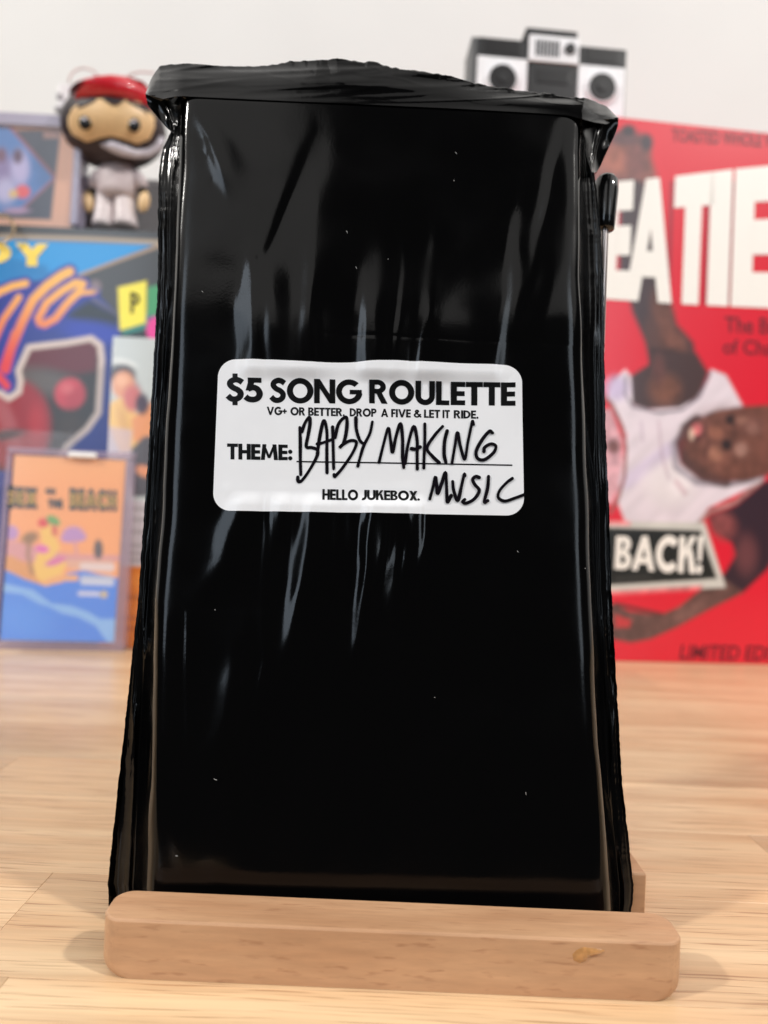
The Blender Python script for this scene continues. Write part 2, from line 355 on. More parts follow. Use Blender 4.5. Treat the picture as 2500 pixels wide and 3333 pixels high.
table_m = wood_mat('rubberwood', (232, 201, 160), (208, 168, 126), (146, 98, 62), (7, 120, 9), (24, 800, 30), (48, 2100, 300), .57, .69, .62, .36, coat=.45, warp=.004)
table = bpy.data.objects.new('tabletop', None); COL.objects.link(table); table['kind'] = 'structure'
SW = .034; r2 = np.random.RandomState(3); stave_meshes = {}
def stave_mesh(L):
    L = round(L, 2)
    if L not in stave_meshes:
        bm = bmesh.new(); box_bm(bm, (L / 2, SW / 2, -.012), (L - .00006, SW - .00006, .024))
        bmesh.ops.bevel(bm, geom=[e for e in bm.edges if all(v.co.z > -.001 for v in e.verts)], offset=.00006, segments=1, affect='EDGES')
        me = bpy.data.meshes.new('stave'); bm.to_mesh(me); bm.free(); me.materials.append(table_m); stave_meshes[L] = me
    return stave_meshes[L], L
for k in range(16):
    x = -.62 - r2.uniform(0, .2)
    while x < .7:
        me, L = stave_mesh(r2.choice([.22, .27, .33, .40])); o = bpy.data.objects.new('stave', me); COL.objects.link(o); o.parent = table
        o.location = (x, .086 + k * SW, 0); x += L

# ================================================================== STAND
beech = wood_mat('beech', (196, 154, 118), (180, 136, 101), (134, 86, 56), (30, 200, 130), (90, 1500, 700), (190, 2800, 950), .60, .72, .38, .5, use_rand=False, warp=.0015, tilt=.25)
RX0, RX1, RY0, RY1, RH = -.0456, .0550, .1207, .1302, .0101
def rail(name, x0, x1, y0, y1, h, r, rb, parent, m):
    """bar with corners rounded in plan (r) and lower end corners rounded in front view (rb)"""
    V, Fc = [], []; cx, cy = (x0 + x1) / 2, (y0 + y1) / 2; hw, hd = (x1 - x0) / 2, (y1 - y0) / 2
    def ring(z, inset, endin):
        out = []
        for qx, qy, a0 in ((1, -1, -90), (1, 1, 0), (-1, 1, 90), (-1, -1, 180)):
            for k in range(9):
                a = math.radians(a0 + k * 90 / 8); rr = r
                out.append((cx + qx * (hw - rr) + rr * math.cos(a) - (inset + endin) * np.sign(qx) * (abs(math.cos(a)) if endin == 0 else 1), cy + qy * (hd - rr) + (rr - inset) * math.sin(a), z))
        return out
    levels = [(h, .0004, 0), (h - .0001, .00018, 0), (h - .0004, 0, 0)]
    levels += [(z, 0, rb - math.sqrt(max(rb * rb - (rb - z) ** 2, 0))) if z < rb else (z, 0, 0) for z in (.006, rb, rb * .7, rb * .45, rb * .25, rb * .1, rb * .02)]
    rings = [ring(*l) for l in levels]; n = len(rings[0])
    for q in rings: V += q
    for i in range(len(rings) - 1):
        for k in range(n): Fc.append((i * n + k, (i + 1) * n + k, (i + 1) * n + (k + 1) % n, i * n + (k + 1) % n))
    Fc.append(tuple(range(n))); Fc.append(tuple((len(rings) - 1) * n + k for k in range(n))[::-1])
    o = mesh_from(name, V, Fc, m, parent)
    return o
stand = thing('display_stand', (0, .126, 0), 'pale beech wood display stand with a rounded front rail holding up the black package', 'display stand')
rail('front_rail', RX0, RX1, RY0, RY1, RH, .0034, .0028, stand, beech)
rail('rear_rail', -.043, .0572, .1452, .170, RH - .0004, .0004, .0003, stand, beech)
box('base_board', (.006, .0115, .0006), (.088, .0148, .0011), beech, stand)
steel = mat('steel_rod', (190, 180, 176), rough=.28, metal=1, var=.03)
rubber = mat('black_rubber', (14, 14, 15), rough=.13, var=.1, scale=400, bump=.15, bscale=250)
for sx in (0, 1):
    if sx: top = U(1974, 600, .1665); mid = U(1968, 745, .1650); bot = np.array([.0475, .1575, .008])
    else: top = U(1984, 600, .1665) * [-1, 1, 1] + [.012, 0, 0]; top = np.array([-.030, .1665, top[2] - .02]); bot = np.array([-.0355, .1575, .008]); mid = bot + (top - bot) * .93
    inv = np.array(stand.location)
    tube('back_rod', [bot - inv, mid - inv, top - inv], .00095, steel, stand)
    dvec = (top - mid) / np.linalg.norm(top - mid); L = np.linalg.norm(U(1974, 566, .1665) - U(1968, 748, .165))
    c0 = mid - inv - dvec * .0003
    tube('rubber_cap', [c0, c0 + dvec * .0002, c0 + dvec * L * .2, c0 + dvec * L * .7, c0 + dvec * L * .88, c0 + dvec * L * .96, c0 + dvec * L], [.0019, .0022, .0024, .0028, .0027, .0019, .0004], rubber, stand, seg=20)
glue_m = mat('amber_glue', (180, 132, 82), rough=.16, var=.25, scale=900, coat=.6)
gp = U(np.array([1858, 1874, 1898, 1928, 1958, 1976, 1960, 1932, 1912, 1902, 1884, 1862]), np.array([3106, 3090, 3080, 3083, 3087, 3093, 3103, 3109, 3118, 3133, 3138, 3128]), RY0)
gc = gp.mean(0); gv = [gc + [0, -.00028, 0]] + [gc + (p - gc) * .7 + [0, -.00022, 0] for p in gp] + [p + [0, .0001, 0] for p in gp]; n = len(gp)
gf = [(0, 1 + i, 1 + (i + 1) % n) for i in range(n)] + [(1 + i, 1 + n + i, 1 + n + (i + 1) % n, 1 + (i + 1) % n) for i in range(n)]
mesh_from('glue_drop', gv, gf, glue_m, stand, smooth=True)

# ================================================================== PACKAGE
film_m, nt, b = new_mat('black_plastic_film')
b.inputs['Base Color'].default_value = (.0012, .0012, .0014, 1); b.inputs['Roughness'].default_value = .11; b.inputs['IOR'].default_value = 1.33
tc = N(nt, 'ShaderNodeTexCoord'); fn1 = N(nt, 'ShaderNodeTexNoise'); fn1.inputs['Scale'].default_value = 420; fn1.inputs['Detail'].default_value = 5
fn2 = N(nt, 'ShaderNodeTexNoise'); fn2.inputs['Scale'].default_value = 2200; fn2.inputs['Detail'].default_value = 3
ad = N(nt, 'ShaderNodeMath', operation='ADD'); bp = N(nt, 'ShaderNodeBump'); bp.inputs['Strength'].default_value = .055; bp.inputs['Distance'].default_value = .0001
nt.links.new(tc.outputs['Object'], fn1.inputs['Vector']); nt.links.new(tc.outputs['Object'], fn2.inputs['Vector'])
nt.links.new(fn1.outputs['Fac'], ad.inputs[0]); nt.links.new(fn2.outputs['Fac'], ad.inputs[1]); nt.links.new(ad.outputs[0], bp.inputs['Height']); nt.links.new(bp.outputs['Normal'], b.inputs['Normal'])
mr = N(nt, 'ShaderNodeMapRange'); mr.inputs['To Min'].default_value = .06; mr.inputs['To Max'].default_value = .17; mr.inputs['From Min'].default_value = .3; mr.inputs['From Max'].default_value = .7
fn3 = N(nt, 'ShaderNodeTexNoise'); fn3.inputs['Scale'].default_value = 60; nt.links.new(tc.outputs['Object'], fn3.inputs['Vector']); nt.links.new(fn3.outputs['Fac'], mr.inputs['Value']); nt.links.new(mr.outputs['Result'], b.inputs['Roughness'])

P_TL, P_TR, P_BL = U(595, 312, .1515), U(1890, 385, .1537), U(470, 2905, .1318)
FN = np.cross(P_TR - P_TL, P_BL - P_TL); FN /= np.linalg.norm(FN)
if FN[1] > 0: FN = -FN                                                # towards the camera
CAMP = np.array([0, 0, HC])
def front_plane(px, py):
    a, b_ = ray(px, py); d = np.stack([a, np.ones_like(a), -b_], -1); t = ((P_TL - CAMP) @ FN) / (d @ FN); return CAMP + d * t[..., None]
A5 = Z(1 / .874, 500, 500); A6 = Z(1 / .874, 500, 1600)
BANDS = [  # points, width px, strength, sharp side
 (A5([(365, 330), (368, 600), (362, 830)]), 30, 1.0), (A5([(450, 400), (452, 600), (448, 830)]), 40, .8), (A5([(615, 120), (600, 420), (560, 830)]), 36, .9),
 (A5([(800, 440), (792, 830)]), 20, 1.1), (A5([(885, 280), (872, 500), (850, 830)]), 52, .8), (A5([(935, 230), (942, 450), (890, 830)]), 18, .8),
 (A5([(1080, 150), (1050, 500), (1025, 830)]), 42, 1.0), (A5([(1340, 110), (1305, 400), (1255, 830)]), 34, .9), (A5([(1530, 0), (1490, 450), (1450, 830)]), 75, .8),
 (A6([(345, 20), (280, 250), (150, 450)]), 46, .45), (A6([(485, 20), (470, 220)]), 26, .7), (A6([(600, 10), (565, 300), (540, 450), (440, 820)]), 30, 1.1),
 (A6([(738, 10), (752, 420)]), 26, .8), (A6([(830, 10), (792, 350), (735, 710)]), 20, 1.8), (A6([(900, 10), (850, 350), (822, 580)]), 13, 1.0), (A6([(945, 10), (955, 300), (977, 520)]), 24, 1.0),
 ([(560, 560), (560, 900), (545, 1300)], 36, .7), ([(640, 350), (690, 450), (750, 640)], 18, 1.1), ([(585, 400), (610, 640), (600, 950)], 34, -.6),
 ([(1040, 420), (950, 640), (860, 860)], 18, -.6), ([(1850, 380), (1790, 640), (1720, 1000)], 24, -.8), ([(800, 2020), (740, 2300), (690, 2560)], 36, .6), ([(850, 1980), (870, 2150), (800, 2500)], 14, .9),
 ([(560, 2500), (575, 2700), (600, 2860)], 30, .6), ([(720, 2600), (700, 2800), (730, 2900)], 36, .5), ([(520, 1900), (505, 2400), (520, 2880)], 20, .8)]
r4 = np.random.RandomState(12)
for k_ in range(26):
    x_ = r4.uniform(770, 1420); a_ = (x_ - 1120) / 1100.0; L_ = r4.uniform(120, 420)
    if k_ % 2: BANDS.append(([(x_ + a_ * 80 + 14, 1190 - L_), (x_ + a_ * 30, 1190 - L_ * .45), (x_, 1215)], r4.uniform(5, 12), r4.uniform(.25, .8) * r4.choice([1, -1])))
    else: BANDS.append(([(x_, 1640), (x_ - 12, 1680 + L_ * .4), (x_ - 30 - a_ * 60, 1680 + L_)], r4.uniform(5, 12), r4.uniform(.25, .8) * r4.choice([1, -1])))
BANDS += [(A6([(340, 460), (350, 650), (325, 1030)]), 14, .35), (A6([(122, 460), (118, 700), (126, 960)]), 8, .5)]
def relief(px, py):
    px = np.asarray(px, float); py = np.asarray(py, float); h = np.zeros(np.broadcast(px, py).shape)
    PXM = 6.2e-5
    for pts, wd, k in BANDS:
        p = np.array(pts); y = p[:, 1]; xc = np.interp(py, y, p[:, 0]); xc = xc + 5 * vnoise(py / 110, xc * 0 + wd, 5)
        e = (y[-1] - y[0]) * .45; wd = wd * 1.2; above, below = 1100 < y[-1] < 1300, 1590 < y[0] < 1720
        f = (1 if below else sstep(y[0] - e * .5, y[0] + e * (1.7 if above else 1), py)) * (((1 - sstep(1240, 1300, py)) if p[-1][0] < 1660 else (1 - sstep(1020, 1420, py))) if above else (1 - sstep(y[-1] - e * (1.7 if below else 1), y[-1] + e * .3, py)))
        f = f * (sstep(1560, 1600, py) if below else 1)
        wv = wd * (1 + .22 * vnoise(py / 130, xc * 0, 9 + int(wd))); q = (px - xc) / wv
        q = q * (1 if (p[0][0] * 7 % 10) < 8.0 else -1); prof = np.where(q < 0, np.exp(-q ** 2), np.exp(-(q / 2.7) ** 2))
        h = h + (.36 if below else .25) * k * wd * PXM * f * prof
    h += 1.2e-4 * vnoise(px / 340, py / 900, 1) + 3.2e-5 * vnoise(px / 130 + py / 700, py / 620, 2) + .5e-5 * vnoise(px / 45, py / 420, 3)
    # imprint of the inner slip: crisp-edged rectangle lower left, crease across the upper right
    h += 6e-5 * sstep(600, 608, px) * (1 - sstep(860, 900, px)) * sstep(1982 + (px - 600) * .02, 1992 + (px - 600) * .02, py) * (1 - sstep(2420, 2560, py))
    cy_ = 1085 + (px - 1000) * .05
    h += -3.5e-5 * np.exp(-((py - cy_) / 5) ** 2) * sstep(1000, 1150, px)
    # small dents
    for x, y, s_ in ((690, 590, 9), (842, 838, 10), (918, 1775, 12), (665, 500, 8), (1205, 1775, 10), (1310, 1000, 14), (1395, 1085, 9), (1760, 1105, 12)):
        h += -4e-5 * np.exp(-(((px - x) / s_) ** 2 + ((py - y) / (s_ * 1.6)) ** 2))
    return h
def label_depth(px, py):
    """how far inside the label's outline a point lies, in photo pixels"""
    lft = 712 + (py - 1169) * -.0406; rgt = 1697 + (py - 1191) * .0184; tp_ = 1171 + (px - 712) * .0223; bt_ = 1662 + (px - 692) * .0168
    return np.minimum(np.minimum(px - lft, rgt - px), np.minimum(py - tp_, bt_ - py))
def relief_film(px, py):                                              # under the label the film is pressed down a little
    M_ = sstep(10, 34, label_depth(px, py)); return relief(px, py) * (1 - .97 * M_) - .0004 * M_
def relief_label(px, py):                                             # the stiff paper follows the folds at its edge and evens out inside
    crease = 7.5e-5 * np.exp(-((px - 1225 + (py - 1200) * .02) / 34) ** 2) - 9e-5 * np.exp(-((px - 1150) / 30) ** 2) * (1 - sstep(1200, 1330, py))
    L = sstep(18, 70, label_depth(px, py)); return relief(px, py) * (1 - .93 * L) + crease * L
def front(px, py, off=0.0, fn=None):
    px = np.asarray(px, float); py = np.asarray(py, float)
    return front_plane(px, py) + FN * ((fn or relief_label)(px, py) + off)[..., None]

package = thing('wrapped_package', (0, .135, 0), 'tall package wrapped in glossy black plastic film, leaning on the wooden stand', 'package')
oL = np.array([(300, 560), (420, 560), (480, 531), (520, 522), (600, 515), (904, 514), (1130, 503), (1356, 490), (1658, 470), (1959, 449), (2260, 417), (2562, 384), (2788, 359), (2880, 351), (2950, 354), (3100, 380)], float)
fL = np.array([(300, 596), (450, 590), (600, 583), (904, 570), (1356, 545), (1658, 530), (1959, 510), (2260, 500), (2562, 493), (2880, 482), (3100, 478)], float)
fR = np.array([(370, 1891), (500, 1884), (904, 1884), (1356, 1902), (1959, 1921), (2410, 1944), (2788, 1972), (2960, 1985), (3100, 1990)], float)
oR = np.array([(370, 1915), (520, 1928), (600, 1940), (760, 1956), (904, 1965), (1356, 1970), (1659, 1983), (1959, 1992), (2260, 2009), (2562, 2027), (2788, 2052), (2900, 2064), (2960, 2056), (3100, 2035)], float)
NR = 520; tt = np.linspace(0, 1, NR)
def rows(t):                                                          # pixel y of a row at the left and right front edges
    return 3030 + (312 - 3030) * t, 3085 + (385 - 3085) * t
yl, yr = rows(tt)
xl = np.interp(yl, fL[:, 0], fL[:, 1]); xr = np.interp(yr, fR[:, 0], fR[:, 1])
xl = xl + 3 * vnoise(yl / 140, yl * 0, 21); xr = xr + 3 * vnoise(yr / 150, yr * 0, 22)
NF, NS = 300, 46
s = np.linspace(0, 1, NF)[None, :]
PX = xl[:, None] + (xr - xl)[:, None] * s; PY = yl[:, None] + (yr - yl)[:, None] * s
ridge = np.array([(474, 306), (530, 322), (570, 314), (596, 311), (900, 325), (1200, 338), (1500, 352), (1750, 366), (1850, 374), (1892, 386), (1930, 397), (1975, 404), (2013, 386)], float)
PY = PY + (np.interp(PX, ridge[:, 0], ridge[:, 1]) - (312 + (PX - 596) / 1295 * 73.5)) * sstep(.93, 1, tt)[:, None]
G = front(PX, PY, 0, relief_film)
edge = np.minimum(s, 1 - s) * (xr - xl)[:, None]                      # rounding of the long front edges
G = G - FN * (.0010 * np.exp(-edge / 15.0))[..., None]
# top edge rounding
topd = (tt[-1] - tt) * 2700; G = G - FN * (.00018 * np.exp(-topd / 7.0))[:, None, None]
def side(y, xf, xo, sgn, seed):
    """the film flaring from the front edge back to the crimped seam"""
    q = np.linspace(0, 1, NS)[1:][None, :]; xo = xo + .9 * vnoise(y / 9, y * 0, seed) + 1.2 * vnoise(y / 33, y * 0, seed + 1)
    wv = 1 + .18 * vnoise(y / 300, y * 0, seed + 2)
    X = xf[:, None] + (xo - xf)[:, None] * q; Y = np.repeat(y[:, None], q.shape[1], 1) + 0 * X
    base = front_plane(xf, y)                                         # depth at the front edge
    qs = (.42 + .13 * vnoise(y / 420, y * 0, seed + 8))[:, None]; dd = .0006 + .0074 * sstep(-.25, 1, q / qs) + .0009 * q
    yy = y[:, None]
    amp = np.sin(np.pi * q) ** .7
    dd = dd + amp * sstep(.1, .6, q) * (.0006 * vnoise(q * 3.2 * wv[:, None], yy / 620, seed + 3) + .00022 * vnoise(q * 6 + yy / 900, yy / 430, seed + 4) + .00007 * vnoise(q * 11 + yy / 500, yy / 200, seed + 5))
    lw = 1.0 if sgn < 0 else .45; cr = (yy / 430 + q * 1.3); dd = dd + lw * amp * .0011 * np.abs(vnoise(cr, q * 2.8, seed + 6)) * (.3 + .7 * sstep(1300, 2500, yy)) + lw * amp * .0002 * np.abs(vnoise(cr * 2.0, q * 5, seed + 7))
    dd = dd + .00016 * np.exp(-((q - .90) / .04) ** 2)                 # line where the seam is pressed flat
    return U(X, Y, base[:, 1][:, None] + dd), X, Y
SL, SLX, SLY = side(yl, xl, np.interp(yl, oL[:, 0], oL[:, 1]), -1, 31)
SR, SRX, SRY = side(yr, xr, np.interp(yr, oR[:, 0], oR[:, 1]), 1, 51)
BK = .0112
nb = 7; tb = np.linspace(0, 1, nb + 2)[1:-1][None, :, None]
eL, eR = SL[:, -1], SR[:, -1]; back = eR[:, None] * (1 - tb) + eL[:, None] * tb
bd = np.minimum(tb, 1 - tb)[..., 0]; fy = front_plane((xl + xr) / 2, (yl + yr) / 2)[:, 1]
back[..., 1] = np.maximum(back[..., 1], fy[:, None] + BK) + .0003 * np.sin(bd * 3)
rimy = np.array([0, .00025, 0])
ALL = np.concatenate([SL[:, ::-1], G, SR, (eR + rimy)[:, None], back, (eL + rimy)[:, None]], 1); nc = ALL.shape[1]
faces = list(map(tuple, grid_faces(NR, nc))); faces += [(r * nc + nc - 1, r * nc, (r + 1) * nc, (r + 1) * nc + nc - 1) for r in range(NR - 1)]
faces.append(tuple(range(nc))[::-1])
wrap = mesh_from('film_wrap', ALL.reshape(-1, 3), faces, film_m, package, smooth=True)

# top flap: from the front top edge up and back to the torn upper edge
top_out = np.array([(474, 306), (490, 262), (505, 235), (520, 216), (560, 209), (600, 205), (650, 209), (700, 214), (760, 216), (820, 216), (870, 213), (905, 207), (940, 199), (990, 196), (1030, 194), (1075, 195),
                    (1110, 190), (1140, 194), (1170, 201), (1215, 201), (1262, 215), (1300, 224), (1340, 228), (1400, 238), (1450, 243), (1500, 256), (1560, 273), (1630, 284), (1700, 294), (1780, 306), (1850, 314), (1900, 318), (1945, 330), (1975, 345), (2000, 372), (2013, 384)], float)
ridge = np.array([(474, 306), (530, 322), (570, 314), (596, 311), (900, 325), (1200, 338), (1500, 352), (1750, 366), (1850, 374), (1892, 386), (1930, 397), (1975, 404), (2013, 386)], float)
def resample(p, n, k=None):
    d = np.concatenate([[0], np.cumsum(np.hypot(*np.diff(p, axis=0).T))]); return np.stack([np.interp(np.linspace(0, d[-1], n), d, p[:, 0]), np.interp(np.linspace(0, d[-1], n), d, p[:, 1])], 1)
NU, NV = 420, 36
xs = np.linspace(474, 2013, NU); lo = np.stack([xs, np.interp(xs, ridge[:, 0], ridge[:, 1]) + 2.0 * sstep(560, 620, xs) * (1 - sstep(1880, 1900, xs))], 1); hi = np.stack([xs, np.interp(xs, top_out[:, 0], top_out[:, 1])], 1)
jit = 3.0 * vnoise(xs / 15, xs * 0, 71) * (.35 + .65 * sstep(850, 1000, xs)) + 1.5 * vnoise(xs / 34, xs * 0, 72)
d0 = front_plane(np.clip(xs, 596, 1890), lo[:, 1])[:, 1] + .0045 * sstep(596, 474, xs) + .006 * sstep(1892, 2013, xs)
v = np.linspace(0, 1, NV)[None, :]
FX = lo[:, :1] * (1 - v) + hi[:, :1] * v; FY = lo[:, 1:] * (1 - v) + hi[:, 1:] * v + jit[:, None] * v ** 7
prof = .0044 * v - .0009 * np.sin(np.pi * v) ** 2 * (.6 + .4 * vnoise(FX / 260, v * 2, 73))
wr = .0006 * vnoise(FX / 520, FY / 34, 74) * np.sin(np.pi * v * .5) - .0007 * np.maximum(.32 - np.abs(vnoise(FX / 330 + FY / 60, FY / 30 + FX / 900, 77)), 0) * v ** .5 - .0004 * np.maximum(.25 - np.abs(vnoise(FX / 120 - FY / 40, FY / 22, 78)), 0) * v + .00016 * vnoise(FX / 170 + FY / 40, FY / 17, 75) * v
FD = d0[:, None] - .00012 + prof + wr
flap = U(FX, FY, FD)
bk2 = U(hi[:, 0], hi[:, 1] + 10, FD[:, -1] + .0006)[:, None]; bk3 = U(lo[:, 0] * .97 + 1250 * .03, lo[:, 1] + 40, d0 + .0118)[:, None]
flap = np.concatenate([flap, bk2, bk3], 1)
mesh_from('top_flap', flap.reshape(-1, 3), grid_faces(NU, flap.shape[1]), film_m, package, smooth=True)

def ear(name, inner, outer, d_in, d_out, seed, pocket):
    n, mcol = 60, 26
    I, O_ = resample(np.array(inner, float), n), resample(np.array(outer, float), n); q = np.linspace(0, 1, mcol)[None, :]
    X = I[:, :1] * (1 - q) + O_[:, :1] * q; Y = I[:, 1:] * (1 - q) + O_[:, 1:] * q; tv = np.linspace(0, 1, n)[:, None]
    D = d_in + (d_out - d_in) * q ** .8 + pocket * np.sin(np.pi * q) * (1 - tv * .5) * (1 - np.exp(-tv * 9)) + .0005 * vnoise(X / 26, Y / 45, seed) * np.sin(np.pi * q) - .0009 * np.exp(-(((q - .55 + .3 * tv) / .06) ** 2)) * np.sin(np.pi * tv)
    P = U(X, Y, D); Pb = U(X, Y - 4, D + .0012 + .001 * (1 - q))
    V = np.concatenate([P.reshape(-1, 3), Pb.reshape(-1, 3)]); f = list(grid_faces(n, mcol)) + [t[::-1] for t in grid_faces(n, mcol, n * mcol)]
    mesh_from(name, V, f, film_m, package, smooth=True)
dR = float(front_plane(1890., 390.)[1]); dL = float(front_plane(595., 320.)[1])
ear('folded_corner', [(1893, 390), (1900, 440), (1908, 500), (1926, 560), (1935, 566)], [(2013, 386), (2012, 410), (1998, 446), (1975, 495), (1955, 540), (1938, 567)], dR + .0004, dR + .0062, 81, .0016)
ear('folded_corner', [(592, 317), (590, 345), (580, 390), (568, 432)], [(474, 307), (480, 340), (500, 366), (522, 392), (545, 418), (564, 434)], dL + .0004, dL + .0050, 84, .0022)

# lint and dust
lint_m = mat('lint', (190, 190, 188), rough=.8, var=.1)
for (x, y, a, L) in ((702, 2536, 20, 11), (1712, 2583, 80, 9), (576, 2784, 10, 7), (1685, 1795, 45, 6), (1130, 757, 70, 8), (1478, 588, 60, 4), (1485, 498, 55, 8), (1905, 1850, 20, 3), (660, 950, 30, 6), (1415, 2270, 30, 3), (700, 1985, 70, 4), (1263, 846, 30, 3), (1160, 873, 65, 7)):
    an = math.radians(a); t_ = np.linspace(-.5, .5, 5) * L; pts = np.stack([x + t_ * math.cos(an), y + t_ * math.sin(an) + .12 * L * np.cos(t_ / L * 3)], 1)
    tube('lint', [p - np.array(package.location) for p in front(pts[:, 0], pts[:, 1], .00006, relief)], .000045, lint_m, package, seg=5)

# ------------------------------------------------------------------ label
label_m = mat('label_paper', (238, 238, 240), rough=.38, var=.012, scale=200, coat=.25)
ink_m = mat('black_print', (8, 8, 9), rough=.3, ior=1.32, var=.2, scale=2000)
marker_m = mat('black_marker', (9, 5, 12), rough=.4, ior=1.2, var=.6, scale=500)
LO = .00012
sticker = thing('sticker', tuple(front(np.array(1210.), np.array(1430.))), 'white rounded label with bold black print and handwriting stuck on the black package', 'label')
C1 = Z(1659 / 1100, 650, 1120)
TLx, TLy, TRx, TRy, BRx, BRy, BLx, BLy = 712, 1169, 1697, 1191, 1706, 1679, 692, 1662
def lab_xy(u, v):                                                      # u,v in 0..1 over the label's sheet, v down
    x = (TLx * (1 - u) + TRx * u) * (1 - v) + (BLx * (1 - u) + BRx * u) * v
    y = (TLy * (1 - u) + TRy * u) * (1 - v) + (BLy * (1 - u) + BRy * u) * v
    bump = np.exp(-((u - .36) / .16) ** 2) * 6.5 - np.exp(-((u - .56) / .13) ** 2) * 5
    return x, y + bump * (1 - v) ** 3
nrow = 130; vv = .5 - .5 * np.cos(np.linspace(0, math.pi, nrow)); rr = .058; asp = 1000 / 487.
ins = np.where(vv < rr * asp, rr - rr * np.sqrt(np.clip(1 - (1 - vv / (rr * asp)) ** 2, 0, 1)), 0) + np.where(vv > 1 - rr * asp, rr - rr * np.sqrt(np.clip(1 - (1 - (1 - vv) / (rr * asp)) ** 2, 0, 1)), 0)
uu = ins[:, None] + (1 - 2 * ins[:, None]) * np.linspace(0, 1, 240)[None, :]
lx, ly = lab_xy(uu, vv[:, None]); top = front(lx, ly, LO)
f = list(map(tuple, grid_faces(nrow, 240)[:, ::-1]))
rim = [(0, c) for c in range(240)] + [(r, 239) for r in range(1, nrow)] + [(nrow - 1, c) for c in range(238, -1, -1)] + [(r, 0) for r in range(nrow - 2, 0, -1)]
rp = np.array([front(lx[r, c], ly[r, c], -.00002) for r, c in rim]); n0 = top.size // 3
ids = [r * 240 + c for r, c in rim]; m_ = len(rim)
f += [(ids[i], n0 + i, n0 + (i + 1) % m_, ids[(i + 1) % m_]) for i in range(m_)]
mesh_from('paper', np.vstack([top.reshape(-1, 3), rp]), f, label_m, sticker)
def lab_line(s_, x0, y0t, y0b, x1, y1t, y1b, name, w_=.21, gap=.07, space=.28):
    """one printed line: crop pixels of cap top and baseline at its left and right end"""
    pc, W_ = text_pieces(s_, w_, gap, space)
    def fm(x, y, off):
        u = x / W_; X = x0 + (x1 - x0) * u; yt = y0t + (y1t - y0t) * u; yb = y0b + (y1b - y0b) * u; Y = yb + (yt - yb) * y
        return front(650 + X / (1659 / 1100), 1120 + Y / (1659 / 1100), LO + .00003 + off)
    return place_pieces(name, pc, fm, ink_m, sticker)
lab_line('$5', 130, 163, 282, 312, 168, 285, 'printed_text', .235, .02)
lab_line('SONG', 344, 168, 288, 797, 178, 294, 'printed_text', .225, .03)
lab_line('ROUL', 832, 177, 292, 1225, 186, 301, 'printed_text', .235, .05)
lab_line('ETTE', 1232, 187, 300, 1549, 190, 304, 'printed_text', .245, .025)
for s_, x0, x1 in (('VG+', 330, 428), ('OR', 446, 518), ('BETTER,', 533, 712), ('DROP', 737, 868), ('A', 890, 925), ('FIVE', 940, 1036), ('&', 1050, 1088), ('LET', 1101, 1180), ('IT', 1192, 1228), ('RIDE.', 1247, 1368)):
    ya = 308 + (x0 - 330) * .0185; yb = 308 + (x1 - 330) * .0185
    lab_line(s_, x0, ya, ya + 40, x1, yb, yb + 40, 'printed_text', .235, .045)
lab_line('THEME:', 135, 488, 566, 456, 495, 571, 'printed_text', .245, .03)
lab_line('HELLO', 603, 712, 766, 778, 716, 768, 'printed_text', .235, .04)
lab_line('JUKEBOX.', 796, 716, 767, 1080, 722, 770, 'printed_text', .235, .03)
pcs = [ribbon(catmull(C1([(476, 577), (800, 582), (1150, 588), (1534, 595)]), 40), 4.4)]
place_pieces('printed_rule', pcs, lambda x, y, o_: front(x, y, LO + .00005 + o_), ink_m, sticker)
H3 = Z(1659 / 540, 680, 1340); H4 = Z(1659 / 540, 1180, 1340)
strokes = [H3([(910, 160), (915, 300), (915, 470), (920, 630)]), H3([(930, 200), (965, 110), (1005, 60), (1012, 120), (995, 230), (975, 350), (1030, 360), (1085, 385), (1080, 450), (1010, 580), (940, 680), (905, 702), (892, 690), (890, 655)]),
 H3([(1085, 420), (1110, 250), (1150, 90), (1180, 200), (1180, 400), (1182, 610)]), H3([(1085, 325), (1140, 312), (1230, 280)]),
 H3([(1238, 155), (1243, 350), (1248, 570)]), H3([(1262, 260), (1300, 120), (1370, 55), (1382, 120), (1370, 230), (1345, 320), (1305, 365), (1340, 330), (1420, 290), (1475, 310), (1440, 410), (1340, 560), (1270, 640), (1255, 645), (1252, 630)]),
 H3([(1470, 65), (1475, 180), (1510, 290), (1550, 325)]), H3([(1635, 105), (1610, 220), (1550, 340), (1515, 450), (1490, 545)]),
 H4([(165, 510), (210, 330), (258, 165), (280, 290), (300, 410), (335, 250), (380, 120), (400, 280), (400, 450), (412, 560)]), H4([(425, 520), (455, 330), (512, 150), (545, 290), (545, 420), (547, 575)]), H4([(490, 372), (530, 375), (575, 355)]),
 H4([(622, 125), (622, 300), (615, 450), (612, 565)]), H4([(800, 150), (720, 240), (645, 365), (700, 450), (765, 512)]), H4([(845, 195), (820, 300), (815, 430), (832, 510)]),
 H4([(893, 520), (920, 360), (948, 210), (975, 340), (1020, 480), (1050, 320), (1085, 150), (1098, 95), (1108, 130)]),
 H4([(1298, 215), (1265, 200), (1190, 290), (1135, 400), (1150, 470), (1220, 480), (1310, 410), (1330, 345), (1280, 325), (1220, 360), (1212, 400)]),
 H4([(672, 875), (700, 770), (728, 655), (740, 740), (750, 820), (790, 720), (828, 610), (838, 720), (842, 850), (850, 905), (885, 840)]),
 H4([(900, 700), (910, 790), (950, 890), (985, 760), (1015, 630), (1022, 645)]), H4([(1165, 660), (1130, 650), (1100, 680), (1120, 730), (1165, 790), (1120, 870), (1040, 915), (1000, 905), (1020, 880)]),
 H4([(1258, 650), (1248, 770), (1215, 905), (1250, 892)]), H4([(1495, 670), (1440, 710), (1370, 790), (1355, 860), (1420, 895), (1520, 865), (1612, 832)])]
pcs = []
